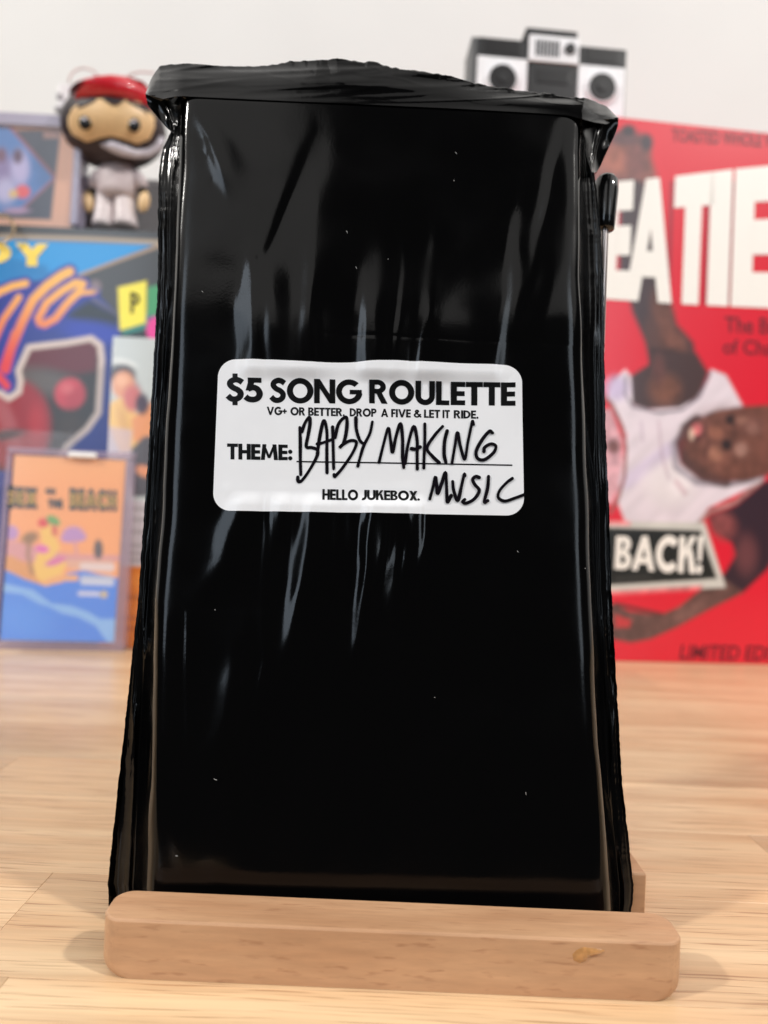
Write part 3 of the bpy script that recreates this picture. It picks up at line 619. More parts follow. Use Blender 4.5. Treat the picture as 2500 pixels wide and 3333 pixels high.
for k, st in enumerate(strokes):
    p = catmull(st, 8); n = len(p); wd = 10.6 * (1 + .17 * vnoise(np.arange(n) / 9., np.full(n, 1.7 * k), 4)); pcs.append(ribbon(p, wd, True))
V, Fc, off = [], [], 0
for k, (v_, f_) in enumerate(pcs):
    lift = LO + .00008 + .000006 * k + .000005 * np.linspace(0, 1, len(v_))
    V.append(front(v_[:, 0], v_[:, 1], lift)); Fc += [tuple(i + off for i in q) for q in f_]; off += len(v_)
mesh_from('handwriting', np.vstack(V), Fc, marker_m, sticker)

# ================================================================== BACKGROUND, RIGHT: cereal box and toy stereo
card_red = mat('red_cardboard', (226, 34, 58), rough=.4, var=.02)
pr_m = print_mat('printed_cardboard', .32, .3)
white_print = mat('white_print', (246, 242, 236), rough=.4, var=.01); dark_print = mat('dark_red_print', (104, 14, 34), rough=.4, var=.1)
O = on_table(1515, 2142); fr = frame_at(O, 6.0, 0.0)
CW, CH, CT = .228, .3185, .055
cereal = thing('cereal_box', O, 'large red cereal box with white letters and a player in a white jersey, far right', 'cereal box', fr)
box('carton', (CW / 2, CT / 2 + .0004, CH / 2), (CW, CT, CH), card_red, cereal, bevel=.0006)
c5 = Z(2.552, 1850, 350); c6 = Z(2.106, 1850, 1150)
def cereal_art(X, Y):
    p = Paint(X, Y, (221, 22, 48))
    p.mix(.25 * sstep(900, 2160, Y), (227, 26, 52))
    # hand and ball at the top left
    p.poly(c5([(390, 210), (470, 160), (530, 160), (560, 230), (640, 230), (690, 260), (690, 420), (740, 580), (620, 640), (500, 640), (200, 620), (150, 540), (250, 400)]), (128, 74, 66), 14)
    p.ell(*c5([(400, 440)])[0], 60, 45, (165, 92, 70), .6, op=.8); p.ell(*c5([(560, 430)])[0], 40, 55, (112, 62, 60), .5, op=.8); p.ell(*c5([(480, 250)])[0], 60, 24, (86, 56, 62), .5, op=.8)
    p.ell(*c5([(500, 190)])[0], 22, 18, (48, 34, 44), .4); p.ell(*c5([(650, 290)])[0], 20, 28, (58, 40, 50), .4)
    # raised arm passing behind the letters
    p.poly(c5([(400, 600), (560, 600), (640, 620), (740, 1300), (850, 1620), (900, 1800), (1040, 1950), (1075, 2169), (680, 2169), (640, 1950), (530, 1700), (480, 1450), (420, 1450), (430, 800)]), (66, 48, 52), 10)
    p.ell(*c5([(780, 1700)])[0], 34, 70, (112, 70, 58), .6, -12, .9); p.ell(*c5([(870, 1960)])[0], 42, 60, (120, 74, 60), .6, -30, .8); p.ell(*c5([(700, 1900)])[0], 24, 60, (92, 60, 54), .6, -10, .8)
    p.poly(c5([(680, 2000), (860, 1990), (1060, 2080), (1070, 2169), (690, 2169)]), (52, 36, 38), 14, .8)
    # torso and neck
    p.poly(c6([(570, 0), (880, 0), (960, 130), (900, 300), (780, 380), (520, 390), (410, 340), (420, 160), (560, 70)]), (70, 48, 48), 9)
    p.ell(*c6([(660, 250)])[0], 48, 48, (128, 80, 62), .6, 0, .9); p.ell(*c6([(620, 110)])[0], 20, 50, (104, 62, 58), .6, 0, .8)
    # jersey
    p.poly(c6([(390, 110), (300, 200), (270, 300), (400, 560), (330, 1000), (400, 1180), (880, 1180), (960, 1060), (1330, 880), (1330, 840), (1080, 880), (900, 860), (770, 760), (740, 600), (850, 450), (1200, 370), (1080, 150), (980, 110), (960, 180), (880, 310), (760, 370), (540, 385), (440, 350), (430, 160)]), (228, 216, 226), 7)
    p.ell(*c6([(330, 240)])[0], 40, 40, (196, 180, 218), .5, 0, .8); p.line(c6([(690, 660), (400, 880)]), 46, (206, 192, 220), 14, .7); p.ell(*c6([(700, 900)])[0], 80, 70, (240, 232, 236), .5, 0, .8)
    p.line(c6([(975, 130), (900, 300), (780, 390), (620, 410), (450, 370)]), 9, (120, 112, 128), 3, .8)
    p.line(c6([(395, 160), (390, 280), (440, 370)]), 8, (130, 122, 140), 3, .8)
    p.line(c6([(1170, 390), (850, 460), (720, 620), (740, 780), (880, 885), (1080, 900), (1330, 850)]), 22, (150, 142, 156), 5, .8)
    p.line(c6([(1320, 880), (1150, 1020), (960, 1090), (880, 1180)]), 16, (152, 148, 144), 5, .7)
    p.line(c6([(500, 470), (510, 600)]), 8, (190, 170, 190), 4, .6); p.line(c6([(620, 470), (640, 700), (690, 860)]), 8, (186, 160, 178), 4, .6); p.line(c6([(740, 880), (800, 960)]), 16, (196, 160, 172), 6, .6)
    # shoulder, arm and forearm
    p.poly(c6([(800, 540), (860, 470), (1020, 390), (1200, 365), (1420, 350), (1700, 420), (1700, 700), (1330, 850), (1200, 880), (1080, 870), (900, 850), (780, 740)]), (112, 70, 60), 9)
    p.ell(*c6([(900, 520)])[0], 34, 30, (176, 110, 104), .6, 0, .9); p.ell(*c6([(1020, 700)])[0], 34, 30, (150, 98, 84), .7, 0, .7); p.ell(*c6([(1150, 460)])[0], 60, 20, (84, 54, 50), .7, 10, .7); p.ell(*c6([(1240, 500)])[0], 40, 26, (140, 96, 90), .8, 0, .7)
    p.ell(*c6([(900, 790)])[0], 60, 22, (60, 44, 44), .7, 30, .8); p.ell(*c6([(1180, 660)])[0], 30, 26, (148, 106, 98), .8, 0, .7); p.ell(*c6([(1060, 610)])[0], 60, 30, (86, 60, 56), .8, 0, .5)
    p.poly(c6([(960, 1120), (1150, 1040), (1340, 880), (1420, 860), (1440, 1350), (1369, 1480), (1200, 1640), (1030, 1600), (1000, 1560), (1060, 1520), (1150, 1380), (1120, 1300), (1000, 1220)]), (52, 32, 44), 9)
    p.ell(*c6([(1060, 1180)])[0], 40, 46, (140, 72, 72), .6, -30, .9); p.ell(*c6([(1220, 1380)])[0], 34, 60, (110, 62, 66), .7, 0, .9)
    p.poly(c6([(1060, 1540), (1200, 1640), (960, 1760), (740, 1880), (560, 1960), (430, 1985), (300, 1960), (150, 1900), (150, 1700), (330, 1720), (420, 1770), (640, 1790), (760, 1740), (900, 1620)]), (98, 68, 64), 8)
    p.poly(c6([(320, 1790), (430, 1830), (420, 1880), (320, 1880)]), (196, 52, 58), 8); p.ell(*c6([(800, 1770)])[0], 60, 20, (128, 90, 84), .8, -28, .7); p.line(c6([(640, 1790), (330, 1720)]), 12, (56, 40, 42), 5, .8)
    p.line(c6([(880, 450), (800, 510), (765, 620), (800, 740), (930, 850), (1080, 885)]), 30, (74, 52, 52), 8, .9)
    # the tilted face beside the armhole: open mouth at the left, eyes and cheeks to the right
    p.ell(*c6([(1075, 620)])[0], 128, 118, (118, 74, 62), .35, 0, .6); p.ell(*c6([(870, 545)])[0], 26, 30, (70, 30, 34), .5, 0, .9); p.ell(*c6([(880, 520)])[0], 17, 20, (214, 116, 118), .4, 10); p.ell(*c6([(846, 555)])[0], 9, 20, (226, 196, 176), .5, 0, .8)
    p.ell(*c6([(1085, 628)])[0], 17, 19, (44, 30, 32), .5); p.ell(*c6([(1110, 455)])[0], 16, 17, (50, 34, 34), .5); p.ell(*c6([(1005, 545)])[0], 26, 20, (150, 96, 78), .6, 20, .8); p.ell(*c6([(1010, 690)])[0], 20, 22, (170, 116, 96), .6, 0, .9)
    p.ell(*c6([(1185, 660)])[0], 18, 20, (170, 128, 116), .6, 0, .9); p.ell(*c6([(1190, 460)])[0], 18, 14, (160, 112, 98), .6, 0, .9); p.ell(*c6([(1265, 520)])[0], 20, 16, (150, 106, 96), .6, 0, .8); p.line(c6([(930, 470), (960, 600), (930, 740)]), 9, (84, 50, 46), 6, .7); p.line(c6([(1140, 480), (1130, 600)]), 8, (78, 50, 46), 5, .6)
    # ring at the left
    p.line(c6([(200, 250), (300, 350), (370, 500), (395, 650), (385, 850), (340, 1000), (290, 1090)]), 12, (150, 84, 80), 4, .9); p.poly(c6([(150, 400), (290, 380), (370, 600), (370, 850), (300, 1030), (150, 1050)]), (214, 190, 200), 8, .7)
    p.ell(*c6([(310, 640)])[0], 22, 24, (120, 70, 66), .5)
    # pale glare-free top band, banner
    p.poly(c6([(100, 1150), (935, 1160), (1080, 1605), (100, 1660)]), (208, 206, 200), 4)
    p.poly(c6([(100, 1190), (905, 1215), (1020, 1545), (100, 1600)]), (26, 28, 26), 4)
    p.poly(c6([(100, 1160), (420, 1150), (430, 1180), (100, 1178)]), (236, 96, 110), 5, .7); p.poly(c6([(100, 1640), (920, 1590), (900, 1630), (100, 1680)]), (236, 86, 100), 6, .7)
    p.line(c6([(330, 1545), (560, 1530)]), 8, (70, 68, 66), 5, .7)
    # drop shadow printed right of the white letters
    for x0, x1 in ((2182, 2194), (2300, 2310), (2376, 2392)):
        p.poly([(x0, 590), (x1, 590), (x1 - 14, 990), (x0 - 14, 990)], (120, 22, 44), 5, .75)
    tone = 1 + .22 * vnoise(X / 26, Y / 30, 201) + .14 * vnoise(X / 11, Y / 12, 202); keep = (p.C[..., 1] > .045) & (p.C[..., 1] < .45)
    p.C = np.where(keep[..., None], np.clip(p.C * tone[..., None], 0, 1), p.C)
    fold = (p.C[..., 1] > .45) & (Y > 1150) & (Y < 1720); p.C = np.where(fold[..., None], np.clip(p.C * (1 + .09 * vnoise((X + Y) / 34, (Y - X) / 90, 203))[..., None], 0, 1), p.C)
    return p.C
art_face('printed_front', fr, .0005, CW - .0005, .0005, CH - .0005, -.0001, 240, 370, cereal_art, pr_m, cereal)
pm = plane_map(fr, -.0001)
def letters(s_, x0, x1, top, bot, m, parent, pmap, name='printed_text', w_=.21, gap=.05, lean=0.0, pieces=None, base=.0002):
    pc, W_ = pieces if pieces else text_pieces(s_, w_, gap)
    def fm(x, y, off):
        X = x0 + (x1 - x0) * x / W_; yt = np.interp(X, top[0], top[1]); yb = np.interp(X, bot[0], bot[1]); Y = yb + (yt - yb) * y
        return pmap(X + lean * (y - .5), Y, base + off)
    return place_pieces(name, pc, fm, m, parent, dz=.00004)
tp = ([1700, 1990, 2200, 2400, 2600, 2800], [612, 592, 572, 548, 530, 520]); bt = ([1700, 1990, 2200, 2400, 2600, 2800], [960, 974, 988, 998, 1006, 1012])
for ch, x0, x1 in (('W', 1668, 1812), ('H', 1826, 1930), ('E', 1962, 2056), ('A', 2040, 2192), ('T', 2190, 2318), ('I', 2308, 2378), ('E', 2386, 2520), ('S', 2530, 2650)):
    letters(ch, x0, x1, tp, bt, white_print, cereal, pm, w_=.5 if ch == 'I' else .29, lean=16)
letters('BACK!', 2003, 2288, ([2000, 2290], [1745, 1745]), ([2000, 2290], [1852, 1868]), white_print, cereal, pm, lean=6, w_=.24, gap=.03)
letters("HE'S", 1740, 1960, ([1740, 1960], [1742, 1745]), ([1740, 1960], [1846, 1850]), white_print, cereal, pm, lean=6, w_=.24)
fp = lambda t_, bold=.01, shear=0: (font_pieces(t_, bold, shear), 1.0)
letters('', 2188, 2740, ([2188, 2740], [418, 447]), ([2188, 2740], [460, 493]), dark_print, cereal, pm, pieces=fp('TOASTED WHOLE WHEAT FLAKES'))
letters('', 2360, 2690, ([2360, 2690], [1030, 1040]), ([2360, 2690], [1082, 1094]), dark_print, cereal, pm, pieces=fp('The Breakfast'))
letters('', 2354, 2690, ([2360, 2690], [1104, 1116]), ([2360, 2690], [1166, 1178]), dark_print, cereal, pm, pieces=fp('of Champions'))
letters('', 2212, 2640, ([2212, 2640], [2098, 2104]), ([2212, 2640], [2146, 2154]), dark_print, cereal, pm, pieces=fp('LIMITED EDITION', .012, .2))

# toy stereo on the cereal box
SO = U(1528, 300, .418); SO[2] = CH + .0003
fs = frame_at(SO, 4.0, 0.0); SWd = .0945; k = SWd / 1270.
stereo = thing('toy_stereo', SO, 'miniature grey and white stereo with two round speakers, atop the red cereal box', 'toy stereo', fs)
g_dark = mat('dark_grey_plastic', (34, 34, 36), rough=.45); g_mid = mat('grey_plastic', (96, 97, 98), rough=.45); g_wht = mat('silver_white_plastic', (244, 243, 246), rough=.35); g_blk = mat('black_plastic', (20, 18, 20), rough=.4)
HT = 622 * k                                                            # body height
def sx_(X): return (X - 230) * k
bd_l = box('body', (sx_(865), .011, HT / 2), (SWd, .022, HT), g_mid, stereo, bevel=.0008)
def slab(name, x0, x1, z0, z1, m, y=-.0006, t=.0012, bev=.0003): return box(name, ((sx_(x0) + sx_(x1)) / 2, y, (z0 + z1) / 2), (abs(sx_(x1) - sx_(x0)), t, z1 - z0), m, stereo, bevel=bev)
zt = HT
for x0, x1 in ((280, 690), (1100, 1490)):
    slab('horn_panel', x0 + 4, x1 - 4, zt - 152 * k, zt - 8 * k, g_dark, t=.001)
    slab('horn_slot', x0 + 60, x1 - 65, zt - 125 * k, zt - 25 * k, g_blk, y=-.0012, t=.0004)
    slab('speaker_panel', x0 + 2, x1 - 8, .0015, zt - 158 * k, g_wht, t=.0016)
    cxx = sx_((x0 + x1) / 2); czz = zt - 335 * k
    for rad, mm, yy, nm in ((138 * k, g_wht, -.0022, 'speaker_ring'), (115 * k, g_blk, -.0029, 'speaker_cone'), (40 * k, g_dark, -.0036, 'dust_cap')):
        bm = bmesh.new(); bmesh.ops.create_cone(bm, segments=40, radius1=rad, radius2=rad * .92, depth=.0012, cap_ends=True)
        bmesh.ops.transform(bm, matrix=Matrix.Translation((cxx, yy, czz)) @ Matrix.Rotation(math.radians(90), 4, 'X'), verts=list(bm.verts)); bm_obj(nm, bm, mm, stereo)
slab('cassette_door', 700, 1085, .0015, zt - 165 * k, g_dark, t=.0012); slab('door_window', 760, 1025, zt - 330 * k, zt - 225 * k, g_blk, y=-.0013, t=.0006)
slab('control_panel', 690, 1097, zt - 165 * k, zt + 40 * k, g_wht, y=-.0010, t=.0022)
slab('handle_block', 662, 1085, zt + 42 * k, zt + 105 * k, g_dark, y=.006, t=.014, bev=.001)
for i in range(7): slab('slider_slot', 742 + i * 29, 757 + i * 29, zt - 125 * k, zt + 2 * k, g_dark, y=-.0023, t=.0005, bev=.0001)
bm = bmesh.new(); bmesh.ops.create_cone(bm, segments=30, radius1=46 * k, radius2=40 * k, depth=.002, cap_ends=True)
bmesh.ops.transform(bm, matrix=Matrix.Translation((sx_(1020), -.0026, zt - 52 * k)) @ Matrix.Rotation(math.radians(90), 4, 'X'), verts=list(bm.verts)); bm_obj('dial', bm, g_dark, stereo)

# ================================================================== BACKGROUND, LEFT
# large boxed toy
O = on_table(-150, 2092); O = np.array([-.262, .412, 0]); fb = frame_at(O, 1.0, 0.0); BW, BH, BT = .30, .2400, .075
toy = thing('boxed_toy', O, 'wide toy box with blue front, orange brush lettering and yellow tile, at the left', 'toy box', fb)
box('carton', (BW / 2, BT / 2 + .0004, BH / 2), (BW, BT, BH), mat('charcoal_cardboard', (62, 64, 62), rough=.5), toy, bevel=.0006)
t1 = Z(2.765, 0, 150); t2 = Z(2.765, 0, 700); t3 = Z(2.765, 0, 1400)
def toy_art(X, Y):
    p = Paint(X, Y, (24, 48, 140))
    p.poly([(-400, 600), (900, 640), (900, 1010), (520, 1010), (390, 1030), (310, 950), (255, 895), (-400, 900)], (62, 61, 60), 4)
    p.poly([(-400, 765), (0, 779), (500, 797), (256, 893), (170, 905), (-400, 960)], (22, 150, 222), 4)
    p.poly([(-400, 820), (40, 836), (150, 866), (170, 905), (-400, 960)], (0, 118, 186), 14, .85)
    p.line([(-400, 752), (0, 769), (300, 778), (540, 790)], 15, (178, 160, 138), 5, .95)
    p.line([(530, 796), (380, 850), (255, 897)], 9, (190, 160, 130), 4, .9)
    p.line([(300, 970), (380, 1025)], 10, (120, 108, 104), 4, .7)
    p.poly(t2([(600, 900), (800, 770), (1060, 900), (1100, 1080), (900, 1010), (700, 950)]), (12, 22, 32), 14)
    p.ell(*t2([(850, 1050)])[0], 110, 34, (26, 56, 176), .5, 8, .9)
    p.poly([(390, 1060), (520, 1060), (520, 1120), (390, 1110)], (22, 22, 26), 6)
    # brush letters: outline first, then warm strokes graded from yellow to red down the print
    g = sstep(880, 1200, Y)[..., None]; warm = lin((250, 188, 84)) * (1 - g) + lin((226, 62, 66)) * g
    S = [([(-150, 780), (0, 690), (110, 640), (230, 615)], 24), ([(-60, 1150), (30, 940), (170, 740)], 22), ([(50, 1390), (100, 1200), (200, 960), (300, 760), (420, 640), (560, 540), (625, 510)], 30),
         ([(365, 975), (345, 930), (420, 790), (560, 680), (680, 610), (745, 620), (700, 700), (600, 800), (500, 930), (400, 985)], 25), ([(640, 740), (740, 700), (850, 690)], 16), ([(-20, 1440), (40, 1510), (60, 1540)], 24), ([(20, 1380), (60, 1260), (130, 1060)], 20)]
    for pts, wd in S: p.line(t2(pts), wd + 22, (34, 44, 160), 5)
    for pts, wd in S: p.mix(1 - sstep(wd / 2 - 4, wd / 2 + 4, sd_line(X, Y, t2(pts))), warm)
    p.ell(*t2([(860, 640)])[0], 18, 20, (140, 120, 126), .5, 0, .8)
    # coloured tiles
    p.poly(t2([(1085, 1040), (1310, 960), (1420, 900), (1420, 1000), (1120, 1080)]), (24, 124, 112), 5)
    p.poly(t2([(1060, 650), (1320, 590), (1312, 970), (1078, 1040)]), (250, 234, 62), 4)
    p.poly(t2([(1330, 650), (1700, 560), (1700, 860), (1325, 915)]), (66, 156, 100), 5)
    p.ell(*t2([(1400, 1030)])[0], 30, 42, (236, 60, 150), .2)
    # window
    wpts = t2([(-200, 1560), (0, 1600), (80, 1650), (170, 1590), (185, 1490), (165, 1400), (260, 1190), (600, 1150), (820, 1110), (900, 1170), (915, 1300), (885, 1780), (780, 1930), (600, 2080), (500, 2300), (-200, 2300)])
    p.poly(wpts, (36, 28, 26), 5)
    q = Paint(X, Y, (40, 32, 28))
    q.poly(t2([(180, 1180), (900, 1120), (860, 1400), (700, 1430), (420, 1400), (200, 1420)]), (96, 12, 26), 14); q.ell(*t2([(420, 1500)])[0], 100, 40, (92, 84, 80), .7, 15)
    q.ell(*t2([(630, 1610)])[0], 50, 52, (196, 60, 76), .2); q.ell(*t2([(600, 1560)])[0], 22, 18, (214, 106, 112), .6, 0, .7)
    q.ell(*t2([(150, 1900)])[0], 112, 150, (150, 22, 34), .15); q.ell(*t2([(60, 1850)])[0], 26, 90, (170, 86, 92), .6, -20); q.ell(*t2([(330, 1870)])[0], 26, 60, (176, 30, 40), .7); q.ell(*t2([(50, 1980)])[0], 60, 16, (60, 26, 28), .6, -10)
    q.ell(*t2([(640, 1920)])[0], 40, 50, (62, 48, 38), .7)
    d = sd_line(X, Y, wpts + [wpts[0]]); ins_ = inside(X, Y, wpts); mk = (1 - sstep(-4, 4, np.where(ins_, -d, d)))[..., None]; p.C = p.C * (1 - mk) + q.C * mk
    p.line(wpts[:15], 20, (214, 198, 190), 5)
    return p.C
art_face('printed_front', fb, .0005, BW - .0005, .0005, BH - .0005, -.0001, 300, 260, toy_art, print_mat('printed_toy_card', .3, .35), toy)
pb = plane_map(fb, -.0001); yel = mat('yellow_print', (252, 222, 96), rough=.4, var=.02); olive = mat('olive_print', (96, 92, 30), rough=.4)
letters('Y', 50, 158, ([50, 158], [790, 794]), ([50, 158], [866, 866]), yel, toy, pb, w_=.34)
letters('D', -60, 36, ([-60, 40], [784, 788]), ([-60, 40], [858, 858]), yel, toy, pb, w_=.34)
letters('P', 424, 455, ([424, 455], [950, 955]), ([424, 455], [1020, 1015]), olive, toy, pb, w_=.24)
box('clear_window', (.045, -.0008, .075), (.07, .0006, .09), mat('clear_film', (235, 235, 240), rough=.06, alpha=.06, var=0), toy)

# long boxed tape in shrink film, with portrait
O = on_table(318, 2108); fo = frame_at(O, 1.5, 0.6); OW, OH, OT = .105, .1725, .018
tape = thing('boxed_tape', O, 'tall shrink-wrapped tape box with a young man on a pale cover above an orange base', 'tape box', fo)
box('carton', (OW / 2, OT / 2 + .0004, OH / 2), (OW, OT, OH), mat('pale_grey_card', (206, 210, 208), rough=.35, coat=.5), tape, bevel=.0008)
def tape_art(X, Y):
    p = Paint(X, Y, (198, 206, 206))
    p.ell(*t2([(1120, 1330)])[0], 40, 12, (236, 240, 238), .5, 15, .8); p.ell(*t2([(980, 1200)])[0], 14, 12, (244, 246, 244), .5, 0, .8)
    p.ell(*t2([(1200, 1560)])[0], 22, 60, (150, 140, 140), .6, -20, .8)
    p.ell(*t2([(1095, 1435)])[0], 44, 34, (54, 40, 38), .3); p.ell(*t2([(1110, 1530)])[0], 37, 46, (226, 156, 116), .25)
    p.ell(*t2([(1095, 1490)])[0], 22, 18, (246, 190, 150), .6, 0, .7)
    p.poly(t2([(1000, 1680), (1100, 1640), (1230, 1780), (1340, 1900), (1300, 2100), (1080, 2140), (1010, 1980), (950, 1800)]), (240, 196, 112), 9)
    p.poly(t2([(1180, 1840), (1500, 1560), (1560, 1900), (1300, 2050), (1200, 2040)]), (232, 156, 104), 9); p.ell(*t2([(1190, 1650)])[0], 30, 44, (204, 108, 104), .4); p.ell(*t2([(1280, 1700)])[0], 22, 34, (70, 50, 66), .4)
    p.ell(*t2([(1110, 1850)])[0], 18, 50, (214, 160, 96), .7, -15, .7)
    p.poly(t3([(1180, 170), (1290, 60), (1700, 0), (1700, 600), (1190, 600), (1150, 420)]), (88, 84, 90), 8); p.ell(*t3([(1300, 370)])[0], 30, 18, (224, 150, 110), .4, 20)
    p.poly([(300, 1380), (430, 1400), (420, 1620), (300, 1620)], (200, 180, 196), 8, .7)
    p.poly([(200, 1624), (900, 1640), (900, 1845), (200, 1838)], (198, 190, 196), 5)
    for y in (1655, 1690, 1730, 1775, 1800, 1822): p.line([(395, y), (900, y + 12)], 8, (122, 112, 116), 5, .7)
    p.poly([(200, 1840), (900, 1848), (900, 2300), (200, 2300)], (216, 122, 44), 5)
    for y, c in ((1943, (150, 84, 36)), (2010, (168, 88, 44)), (2045, (160, 80, 40))): p.line([(395, y), (520, y + 4)], 14, c, 7, .6)
    p.ell(460, 1890, 50, 24, (236, 150, 70), .7, 0, .6)
    return p.C
art_face('printed_cover', fo, .0005, OW - .0005, .0005, OH - .0005, -.0001, 150, 230, tape_art, print_mat('glossy_cover', .2, .8), tape)

# cassette in its clear case
O = on_table(-30, 2114); fc = frame_at(O, 6.5, 5.0); KW, KH, KT = .0678, .1085, .016
cass = thing('cassette_case', O, 'clear cassette case with a peach and blue beach cover, nearest of the left background items', 'cassette', fc)
lil = mat('clear_lilac_plastic', (196, 178, 198), rough=.12, alpha=.42, var=.05); clr = mat('clear_plastic', (240, 238, 245), rough=.05, alpha=.08, var=0, coat=1)
for c_, s_ in (((KW / 2, KT / 2, KH - .0016), (KW, KT, .0032)), ((KW / 2, KT / 2, .0022), (KW, KT, .0044)), ((.0012, KT / 2, KH / 2), (.0024, KT, KH - .0078)), ((KW - .0026, KT / 2, KH / 2), (.0052, KT, KH - .0078))):
    box('case_edge', c_, s_, lil, cass, bevel=.0005)
box('case_lid', (KW / 2, .0004, KH / 2), (KW - .008, .0007, KH - .008), clr, cass)
box('glint_tab', (.0395, -.0002, KH - .0026), (.0150, .003, .0030), mat('white_glint', (252, 252, 250), rough=.25, coat=1), cass, bevel=.0012)  # lamp glint on the case's top edge, modelled as a white piece
def cass_art(X, Y):
    p = Paint(X, Y, (250, 172, 112))
    p.mix(.35 * (1 - sstep(1490, 1620, Y)), (250, 188, 122))
    p.poly(t3([(-200, 1120), (60, 1000), (160, 1000), (560, 1110), (760, 1120), (1100, 1130), (1100, 1180), (-200, 1200)]), (206, 150, 176), 10, .7)
    for x, y, rx, ry in ((105, 925, 22, 24), (660, 940, 34, 26), (600, 970, 18, 14), (730, 960, 16, 14)): p.ell(*t3([(x, y)])[0], rx, ry, (190, 146, 206), .35)
    p.line(t3([(670, 1000), (690, 1100)]), 10, (206, 150, 176), 5, .7)
    p.ell(*t3([(885, 1075)])[0], 15, 32, (84, 76, 84), .3); p.poly(t3([(-200, 1120), (100, 1130), (330, 1240), (380, 1400), (200, 1360), (-200, 1260)]), (226, 158, 92), 8)
    p.ell(*t3([(270, 970)])[0], 28, 18, (150, 112, 72), .5, -20); p.line(t3([(270, 980), (250, 1120), (290, 1280)]), 16, (150, 112, 76), 6, .7)
    # sea and wave
    p.poly(t3([(-300, 1190), (0, 1240), (120, 1290), (220, 1340), (400, 1400), (560, 1370), (600, 1290), (760, 1260), (900, 1300), (1200, 1360), (1200, 2200), (-300, 2200)]), (52, 134, 238), 5)
    p.poly(t3([(-300, 1350), (0, 1370), (300, 1440), (460, 1560), (640, 1580), (800, 1640), (900, 1700), (1100, 1700), (1100, 1960), (960, 1900), (860, 1760), (700, 1680), (560, 1650), (440, 1590), (340, 1560), (200, 1480), (-300, 1410)]), (134, 188, 246), 6)
    p.ell(*t3([(200, 1700)])[0], 100, 60, (80, 160, 250), .7, 15, .5)
    # bather
    p.poly(t3([(360, 880), (440, 840), (500, 960), (540, 1060), (470, 1160), (600, 1190), (560, 1290), (420, 1400), (330, 1330), (300, 1220), (330, 1120), (380, 1010)]), (246, 202, 102), 6)
    p.line(t3([(420, 1370), (540, 1330), (680, 1330)]), 20, (242, 178, 116), 5); p.ell(*t3([(390, 835)])[0], 18, 16, (226, 70, 74), .3); p.ell(*t3([(480, 815)])[0], 24, 15, (104, 170, 96), .3, 30); p.ell(*t3([(490, 905)])[0], 9, 18, (216, 96, 84), .5)
    p.ell(*t3([(380, 1070)])[0], 22, 14, (228, 110, 190), .4, 10); p.ell(*t3([(500, 1180)])[0], 34, 12, (222, 120, 176), .4, -20)
    # credits
    p.poly(t3([(600, 1160), (1030, 1170), (1010, 1290), (720, 1260), (600, 1240)]), (226, 180, 160), 6, .8)
    for y, c in ((1225, (232, 222, 226)), (1330, (190, 200, 220)), (1365, (222, 226, 236))): p.line(t3([(750, y), (1000, y + 10)]), 20 if y != 1225 else 24, c, 6, .8)
    p.line(t3([(720, 1470), (880, 1475)]), 16, (226, 226, 240), 5, .8); p.ell(*t3([(935, 1480)])[0], 12, 12, (206, 190, 150), .4)
    return p.C
art_face('printed_insert', fc, .0035, KW - .0056, .0050, KH - .0040, .0014, 110, 170, cass_art, print_mat('paper_insert', .3, .4), cass)
pk = plane_map(fc, .0014); navy = mat('navy_print', (38, 52, 62), rough=.4); gold = mat('gold_print', (206, 174, 100), rough=.4)
for s_, x0, x1, a0, a1, b0, b1 in (('SEX', 18, 120, 1582, 1588, 1652, 1656), ('ON', 148, 180, 1588, 1590, 1608, 1610), ('THE', 156, 204, 1624, 1626, 1652, 1655), ('BEACH', 226, 380, 1588, 1596, 1660, 1664)):
    letters(s_, x0, x1, ([x0, x1], [a0, a1]), ([x0, x1], [b0, b1]), navy, cass, pk, w_=.36, gap=.05)
    if s_ in ('SEX', 'BEACH'): letters(s_, x0 + 4, x1 - 4, ([x0, x1], [a0 + 16, a1 + 16]), ([x0, x1], [b0 - 14, b1 - 14]), gold, cass, pk, w_=.16, gap=.16, base=.0007)

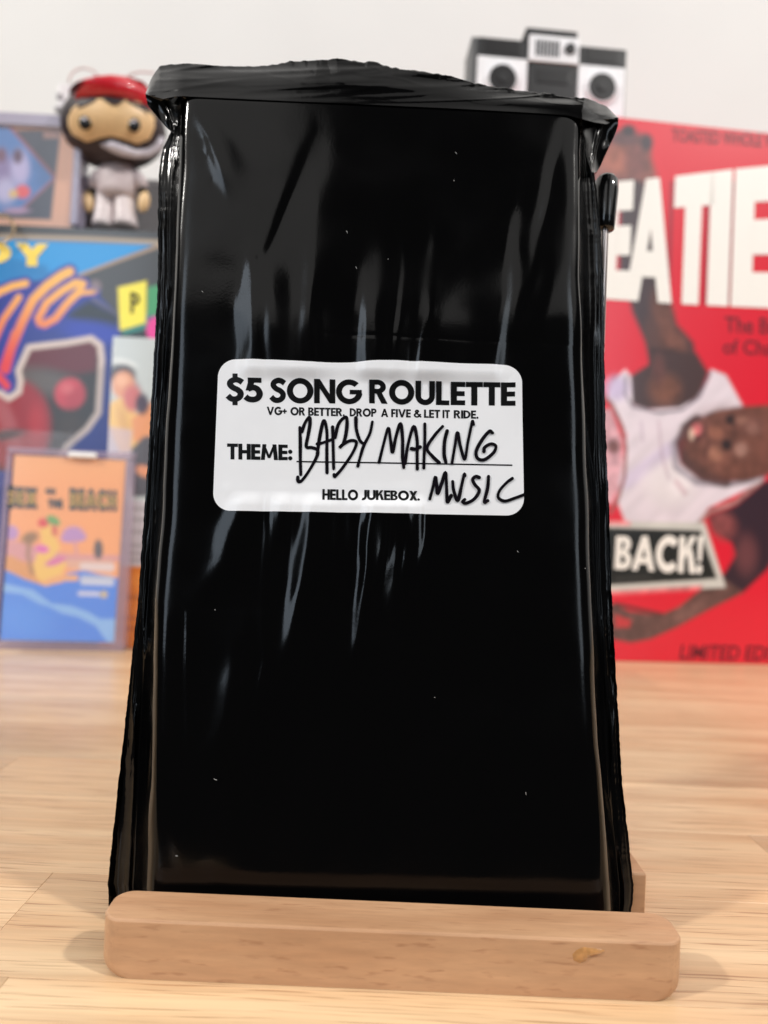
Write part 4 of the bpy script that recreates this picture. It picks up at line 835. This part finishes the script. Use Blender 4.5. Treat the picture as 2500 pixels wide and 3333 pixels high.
# card in a slab on the toy box
SZ = BH + .0003
O = np.array([U(-190, 720, .418)[0], .418, SZ]); fd = frame_at(O, 1.0, 1.0); DW, DH, DT = .0795, .0690, .012
slab_o = thing('card_slab', O, 'trading card with copper border and blue diamond in a clear plastic slab at the left edge', 'trading card', fd)
O_R = proj(np.array([O + [DW, 0, 0]]))
lav = mat('clear_lavender_plastic', (176, 170, 192), rough=.15, alpha=.75, var=.05)
for c_, s_ in (((DW / 2, DT / 2, DH - .0035), (DW, DT, .007)), ((DW / 2, DT / 2, .0006), (DW, DT, .0012)), ((.001, DT / 2, DH / 2), (.002, DT, DH - .0085)), ((DW - .0022, DT / 2, DH / 2), (.0044, DT, DH - .0085))):
    box('slab_edge', c_, s_, lav, slab_o, bevel=.0004)
def slab_art(X, Y):
    p = Paint(X, Y, (206, 156, 130))
    p.poly([(-400, 420), (198, 424), (166, 715), (-400, 700)], (70, 72, 84), 5)
    p.poly(t1([(-700, 1150), (-100, 700), (100, 740), (480, 1190), (180, 1480), (-50, 1500)]), (84, 120, 176), 5)
    p.line(t1([(100, 740), (490, 1170)]), 10, (150, 92, 104), 4, .8); p.line(t1([(480, 1200), (170, 1490)]), 10, (150, 100, 120), 4, .8)
    p.ell(*t1([(30, 1150)])[0], 34, 70, (132, 118, 160), .5); p.ell(*t1([(180, 1100)])[0], 30, 56, (176, 168, 206), .5); p.ell(*t1([(160, 990)])[0], 16, 24, (92, 70, 92), .5); p.ell(*t1([(10, 980)])[0], 16, 24, (112, 80, 100), .5)
    p.ell(*t1([(50, 1300)])[0], 34, 40, (176, 172, 206), .6); p.ell(*t1([(205, 1310)])[0], 24, 22, (214, 92, 98), .3); p.ell(*t1([(120, 1330)])[0], 14, 14, (206, 176, 120), .5); p.ell(*t1([(150, 1480)])[0], 40, 10, (166, 136, 166), .6)
    p.poly(t1([(390, 770), (530, 780), (530, 830), (390, 830)]), (176, 134, 122), 5, .8)
    return p.C
art_face('printed_card', fd, .002, DW - .0046, .0013, DH - .0075, .0020, 120, 110, slab_art, print_mat('glossy_card', .3, .4), slab_o)

# grey case behind the figure
O = np.array([U(236, 735, .452)[0], .452, SZ])
gcase = thing('grey_case', O, 'plain grey plastic case standing behind the bearded figure on the toy box', 'case', frame_at(O, 1, 0))
box('case_body', (.055, .008, .0225), (.11, .016, .045), mat('mid_grey_plastic', (140, 138, 140), rough=.5), gcase, bevel=.001)
box('case_lid', (.055, .008, .0465), (.108, .015, .0028), mat('pale_grey_plastic', (168, 165, 168), rough=.5), gcase, bevel=.0006)

# small trinket with wire loops behind the figure's cap
O = np.array([U(200, 735, .444)[0], .444, SZ])
trk = thing('trinket', O, 'small white plastic trinket with thin pinkish wire loops behind the red cap', 'trinket', frame_at(O, 0, 0))
tw = mat('white_plastic', (226, 222, 222), rough=.4); tg = mat('light_grey_plastic', (150, 146, 148), rough=.4); pw = mat('pale_pink_wire', (214, 190, 186), rough=.3)
kk = .444 / F
def tpos(X, Y): p = U(X / 2.765, 150 + Y / 2.765, .444); return tuple(p - O)
box('stem', (.0035, 0, .029), (.0045, .004, .058), tg, trk, bevel=.0005); a_ = tpos(600, 480)
box('block', (a_[0] + .001, 0, a_[2]), (.0105, .006, .0165), tw, trk, bevel=.0012); a_ = tpos(555, 480); box('button', (a_[0], -.0034, a_[2]), (.003, .0012, .0035), tg, trk, bevel=.0003)
a_ = tpos(560, 590); box('foot', (a_[0], -.0015, a_[2]), (.0065, .005, .003), tg, trk, bevel=.0008)
tube('wire_loop', catmull([tpos(620, 330), tpos(640, 240), tpos(720, 195), tpos(820, 210), tpos(900, 270)][:5], 8) if False else [tpos(620, 330), tpos(632, 265), tpos(680, 215), tpos(750, 195), tpos(830, 215), tpos(910, 290)], .0006, pw, trk)
tube('wire_loop', [tpos(1130, 300), tpos(1180, 250), tpos(1260, 232), tpos(1380, 240), tpos(1440, 300)], .0006, pw, trk)

# key ring at the far left
ringc = U(2, 745, .409)
rg = bpy.data.meshes.new('ring'); tk = thing('key_ring', tuple(ringc), 'thin brass ring hanging at the left edge against the top of the toy box', 'ring')
tube('hoop', [(.0078 * math.cos(a), 0, .0078 * math.sin(a)) for a in np.linspace(0, 2 * math.pi, 40)], .0007, mat('brass', (176, 150, 112), rough=.3, metal=.7), tk, seg=8, cap=False)

# vinyl figure
FD_ = .430; O = np.array([U(1040 / 2.765, 738, FD_)[0], FD_, SZ]); kf = FD_ / F / 2.765
fig = thing('vinyl_figure', O, 'big-headed vinyl figure with red cap and dark beard standing on the toy box', 'figurine', frame_at(O, -4, 0))
R_ = Matrix.Rotation(TH, 3, 'Y')
FI = fig.matrix_world.inverted()
def fp_(X, Y, dy=0.0): return FI @ Vector(U(X / 2.765, 150 + Y / 2.765, FD_ + dy))
skin = mat('tan_vinyl', (238, 202, 152), rough=.4); dark = mat('dark_brown_vinyl', (44, 32, 36), rough=.5, bump=.3, bscale=500); redv = mat('red_vinyl', (206, 34, 50), rough=.32, coat=.3)
whv = mat('white_vinyl', (226, 214, 214), rough=.4); mauve = mat('mauve_vinyl', (204, 190, 192), rough=.5); blk = mat('black_vinyl', (12, 11, 13), rough=.2); slv = mat('pale_silver_vinyl', (206, 200, 210), rough=.3, coat=.4)
HD = FD_ - .003
hc = FI @ Vector(U(1026 / 2.765, 150 + 745 / 2.765, HD)); hr = (456 * kf, .0265, 322 * kf)
ellipsoid('head', tuple(hc), hr, dark, fig, seg=56)
def patch(name, c, r, scale, xs_, top_, bot_, m, thick=.0006, nx=44, ny=22):
    """a shell piece lying on an ellipsoid, outlined as seen from the front"""
    gx = np.linspace(xs_[0], xs_[1], nx)[None, :]; t_, b_ = np.array(top_, float), np.array(bot_, float)
    yt = np.interp(gx, t_[:, 0], t_[:, 1]); yb = np.interp(gx, b_[:, 0], b_[:, 1]); vv_ = np.linspace(0, 1, ny)[:, None]; gy = yt * (1 - vv_) + yb * vv_; gx = gx + 0 * vv_
    W1 = U(gx / 2.765, 150 + gy / 2.765, FD_); A_ = np.array(FI); o_ = A_[:3, :3] @ np.array([0, 0, HC]) + A_[:3, 3]; P1 = W1 @ A_[:3, :3].T + A_[:3, 3]
    rr_ = np.array(r) * scale; oo = (o_ - np.array(c)) / rr_; dd_ = (P1 - o_) / rr_
    a2 = (dd_ ** 2).sum(-1); b2 = (dd_ * oo).sum(-1); c2 = (oo ** 2).sum() - 1; disc_ = np.maximum(b2 * b2 - a2 * c2, 0); t = (-b2 - np.sqrt(disc_)) / a2
    H = o_ + (P1 - o_) * t[..., None]; B_ = np.array(c) + (H - np.array(c)) * (1 - thick / .028)
    n = nx * ny; V = np.concatenate([H.reshape(-1, 3), B_.reshape(-1, 3)]); f = list(map(tuple, grid_faces(ny, nx)))
    f += [tuple(q[::-1]) for q in grid_faces(ny, nx, n)]
    rim_ = [(0, c_) for c_ in range(nx)] + [(r_, nx - 1) for r_ in range(1, ny)] + [(ny - 1, c_) for c_ in range(nx - 2, -1, -1)] + [(r_, 0) for r_ in range(ny - 2, 0, -1)]
    ii = [r_ * nx + c_ for r_, c_ in rim_]; f += [(ii[q], n + ii[q], n + ii[(q + 1) % len(ii)], ii[(q + 1) % len(ii)]) for q in range(len(ii))]
    return mesh_from(name, V, f, m, fig, smooth=True, world=False)
def on_head(x, y, sc_=1.03):
    W1 = U(x / 2.765, 150 + y / 2.765, FD_); o_ = np.array(FI @ Vector((0, 0, HC))); P1 = np.array(FI @ Vector(W1)); rr_ = np.array(hr) * sc_
    oo = (o_ - np.array(hc)) / rr_; d_ = (P1 - o_) / rr_; a2 = d_ @ d_; b2 = d_ @ oo; t = (-b2 - math.sqrt(max(b2 * b2 - a2 * (oo @ oo - 1), 0))) / a2
    return tuple(o_ + (P1 - o_) * t)
patch('face', hc, hr, 1.025, (612, 1394), [(612, 640), (650, 560), (760, 480), (1000, 470), (1260, 500), (1394, 640)], [(612, 720), (650, 800), (780, 868), (900, 830), (1000, 812), (1100, 835), (1240, 886), (1350, 840), (1394, 730)], skin)
patch('beard', hc, hr, 1.012, (590, 1440), [(590, 780), (700, 840), (780, 880), (900, 845), (1000, 825), (1100, 850), (1240, 895), (1350, 850), (1440, 800)], [(590, 860), (700, 1010), (850, 1090), (1030, 1115), (1200, 1090), (1350, 1000), (1440, 880)], mat('grey_brown_beard', (66, 55, 56), rough=.6, bump=.4, bscale=600, var=.2), thick=.0004)
patch('brow', hc, hr, 1.05, (930, 1120), [(930, 455), (1120, 475)], [(930, 478), (1015, 530), (1060, 528), (1120, 488)], dark, nx=14, ny=6)
patch('brow', hc, hr, 1.04, (700, 860), [(615, 560), (700, 500), (860, 455)], [(615, 620), (700, 560), (800, 520), (860, 490)], dark, nx=14, ny=6)
patch('brow', hc, hr, 1.04, (1150, 1330), [(1150, 480), (1394, 560)], [(1150, 500), (1300, 580), (1394, 690)], dark, nx=14, ny=6)
for x, z in ((766, 690), (1207, 712)):
    p_ = on_head(x, z); e = ellipsoid('eye', p_, (54 * kf, .0024, 60 * kf), blk, fig); ellipsoid('glint', (p_[0] + .0009, p_[1] - .0023, p_[2] + .0012), (.0010, .0004, .0010), slv, e)
cc = FI @ Vector(U(1005 / 2.765, 150 + 560 / 2.765, HD)); cr_ = (448 * kf, .0300, 182 * kf)
ellipsoid('cap_crown', tuple(cc + Vector((0, .001, 0))), (cr_[0] * .80, cr_[1] * .88, cr_[2] * .86), redv, fig, cut=lambda c: c.z < .12, seg=56)
patch('cap_front', cc, cr_, 1.03, (640, 1372), [(640, 540), (672, 440), (742, 352), (765, 298), (850, 270), (1000, 256), (1150, 272), (1290, 318), (1352, 392), (1372, 480)], [(640, 560), (740, 470), (850, 430), (1000, 430), (1200, 480), (1372, 600)], redv)
patch('cap_brim', cc, cr_, 1.11, (622, 1388), [(622, 550), (680, 470), (780, 405), (900, 385), (1050, 392), (1200, 430), (1330, 500), (1388, 590)], [(622, 580), (700, 512), (800, 458), (900, 441), (1000, 446), (1150, 482), (1280, 535), (1388, 628)], redv, thick=.0016)
st = [on_head(x, z, 1.06) for x, z in ((905, 888), (1000, 900), (1100, 935), (1220, 972), (1340, 962), (1420, 905), (1462, 820))]
tube('curved_strap', st, [.0006, .0030, .0035, .0026, .0025, .0024, .0016], slv, fig, seg=16)
# body
def loft(name, secs, m, seg=26):
    V, Fc = [], []
    for (X, Y, rx, ry) in secs:
        c = fp_(X, Y)
        for q in range(seg): a = 2 * math.pi * q / seg; V.append((c.x + rx * math.cos(a), ry * math.sin(a), c.z))
    for i in range(len(secs) - 1):
        for q in range(seg): Fc.append((i * seg + q, i * seg + (q + 1) % seg, (i + 1) * seg + (q + 1) % seg, (i + 1) * seg + q))
    Fc += [tuple(range(seg))[::-1], tuple((len(secs) - 1) * seg + q for q in range(seg))]
    return mesh_from(name, V, Fc, m, fig, smooth=True, world=False)
loft('shirt', [(1045, 1375, .0118, .008), (1050, 1300, .0122, .0085), (1055, 1200, .0132, .0085), (1055, 1130, .0120, .0075), (1050, 1060, .0080, .006)], mauve)
for x in (935, 1135): loft('leg', [(x, 1632, .0066, .0078), (x, 1600, .0068, .008), (x + (8 if x < 1000 else -8), 1500, .0060, .0068), (x + (14 if x < 1000 else -14), 1400, .0058, .0062), (x + (16 if x < 1000 else -16), 1330, .0056, .006)], whv)
for sgn, pts in ((-1, [(900, 1150), (860, 1220), (838, 1290)]), (1, [(1200, 1150), (1262, 1225), (1285, 1290)])):
    a = [fp_(x, y, -.001) for x, y in pts]; tube('sleeve', a, [.0040, .0042, .0038], mauve, fig); a2 = fp_(pts[2][0] + (4 if sgn < 0 else 0), 1298, -.001)
    ellipsoid('wristband', tuple(a2), (.0032, .0036, .0026), blk, fig); hx = 795 if sgn < 0 else 1295
    ellipsoid('hand', tuple(fp_(hx, 1400, -.0015)), (.0034, .0030, .0066), skin, fig, rot=Matrix.Rotation(.12 * sgn, 3, 'Y'))
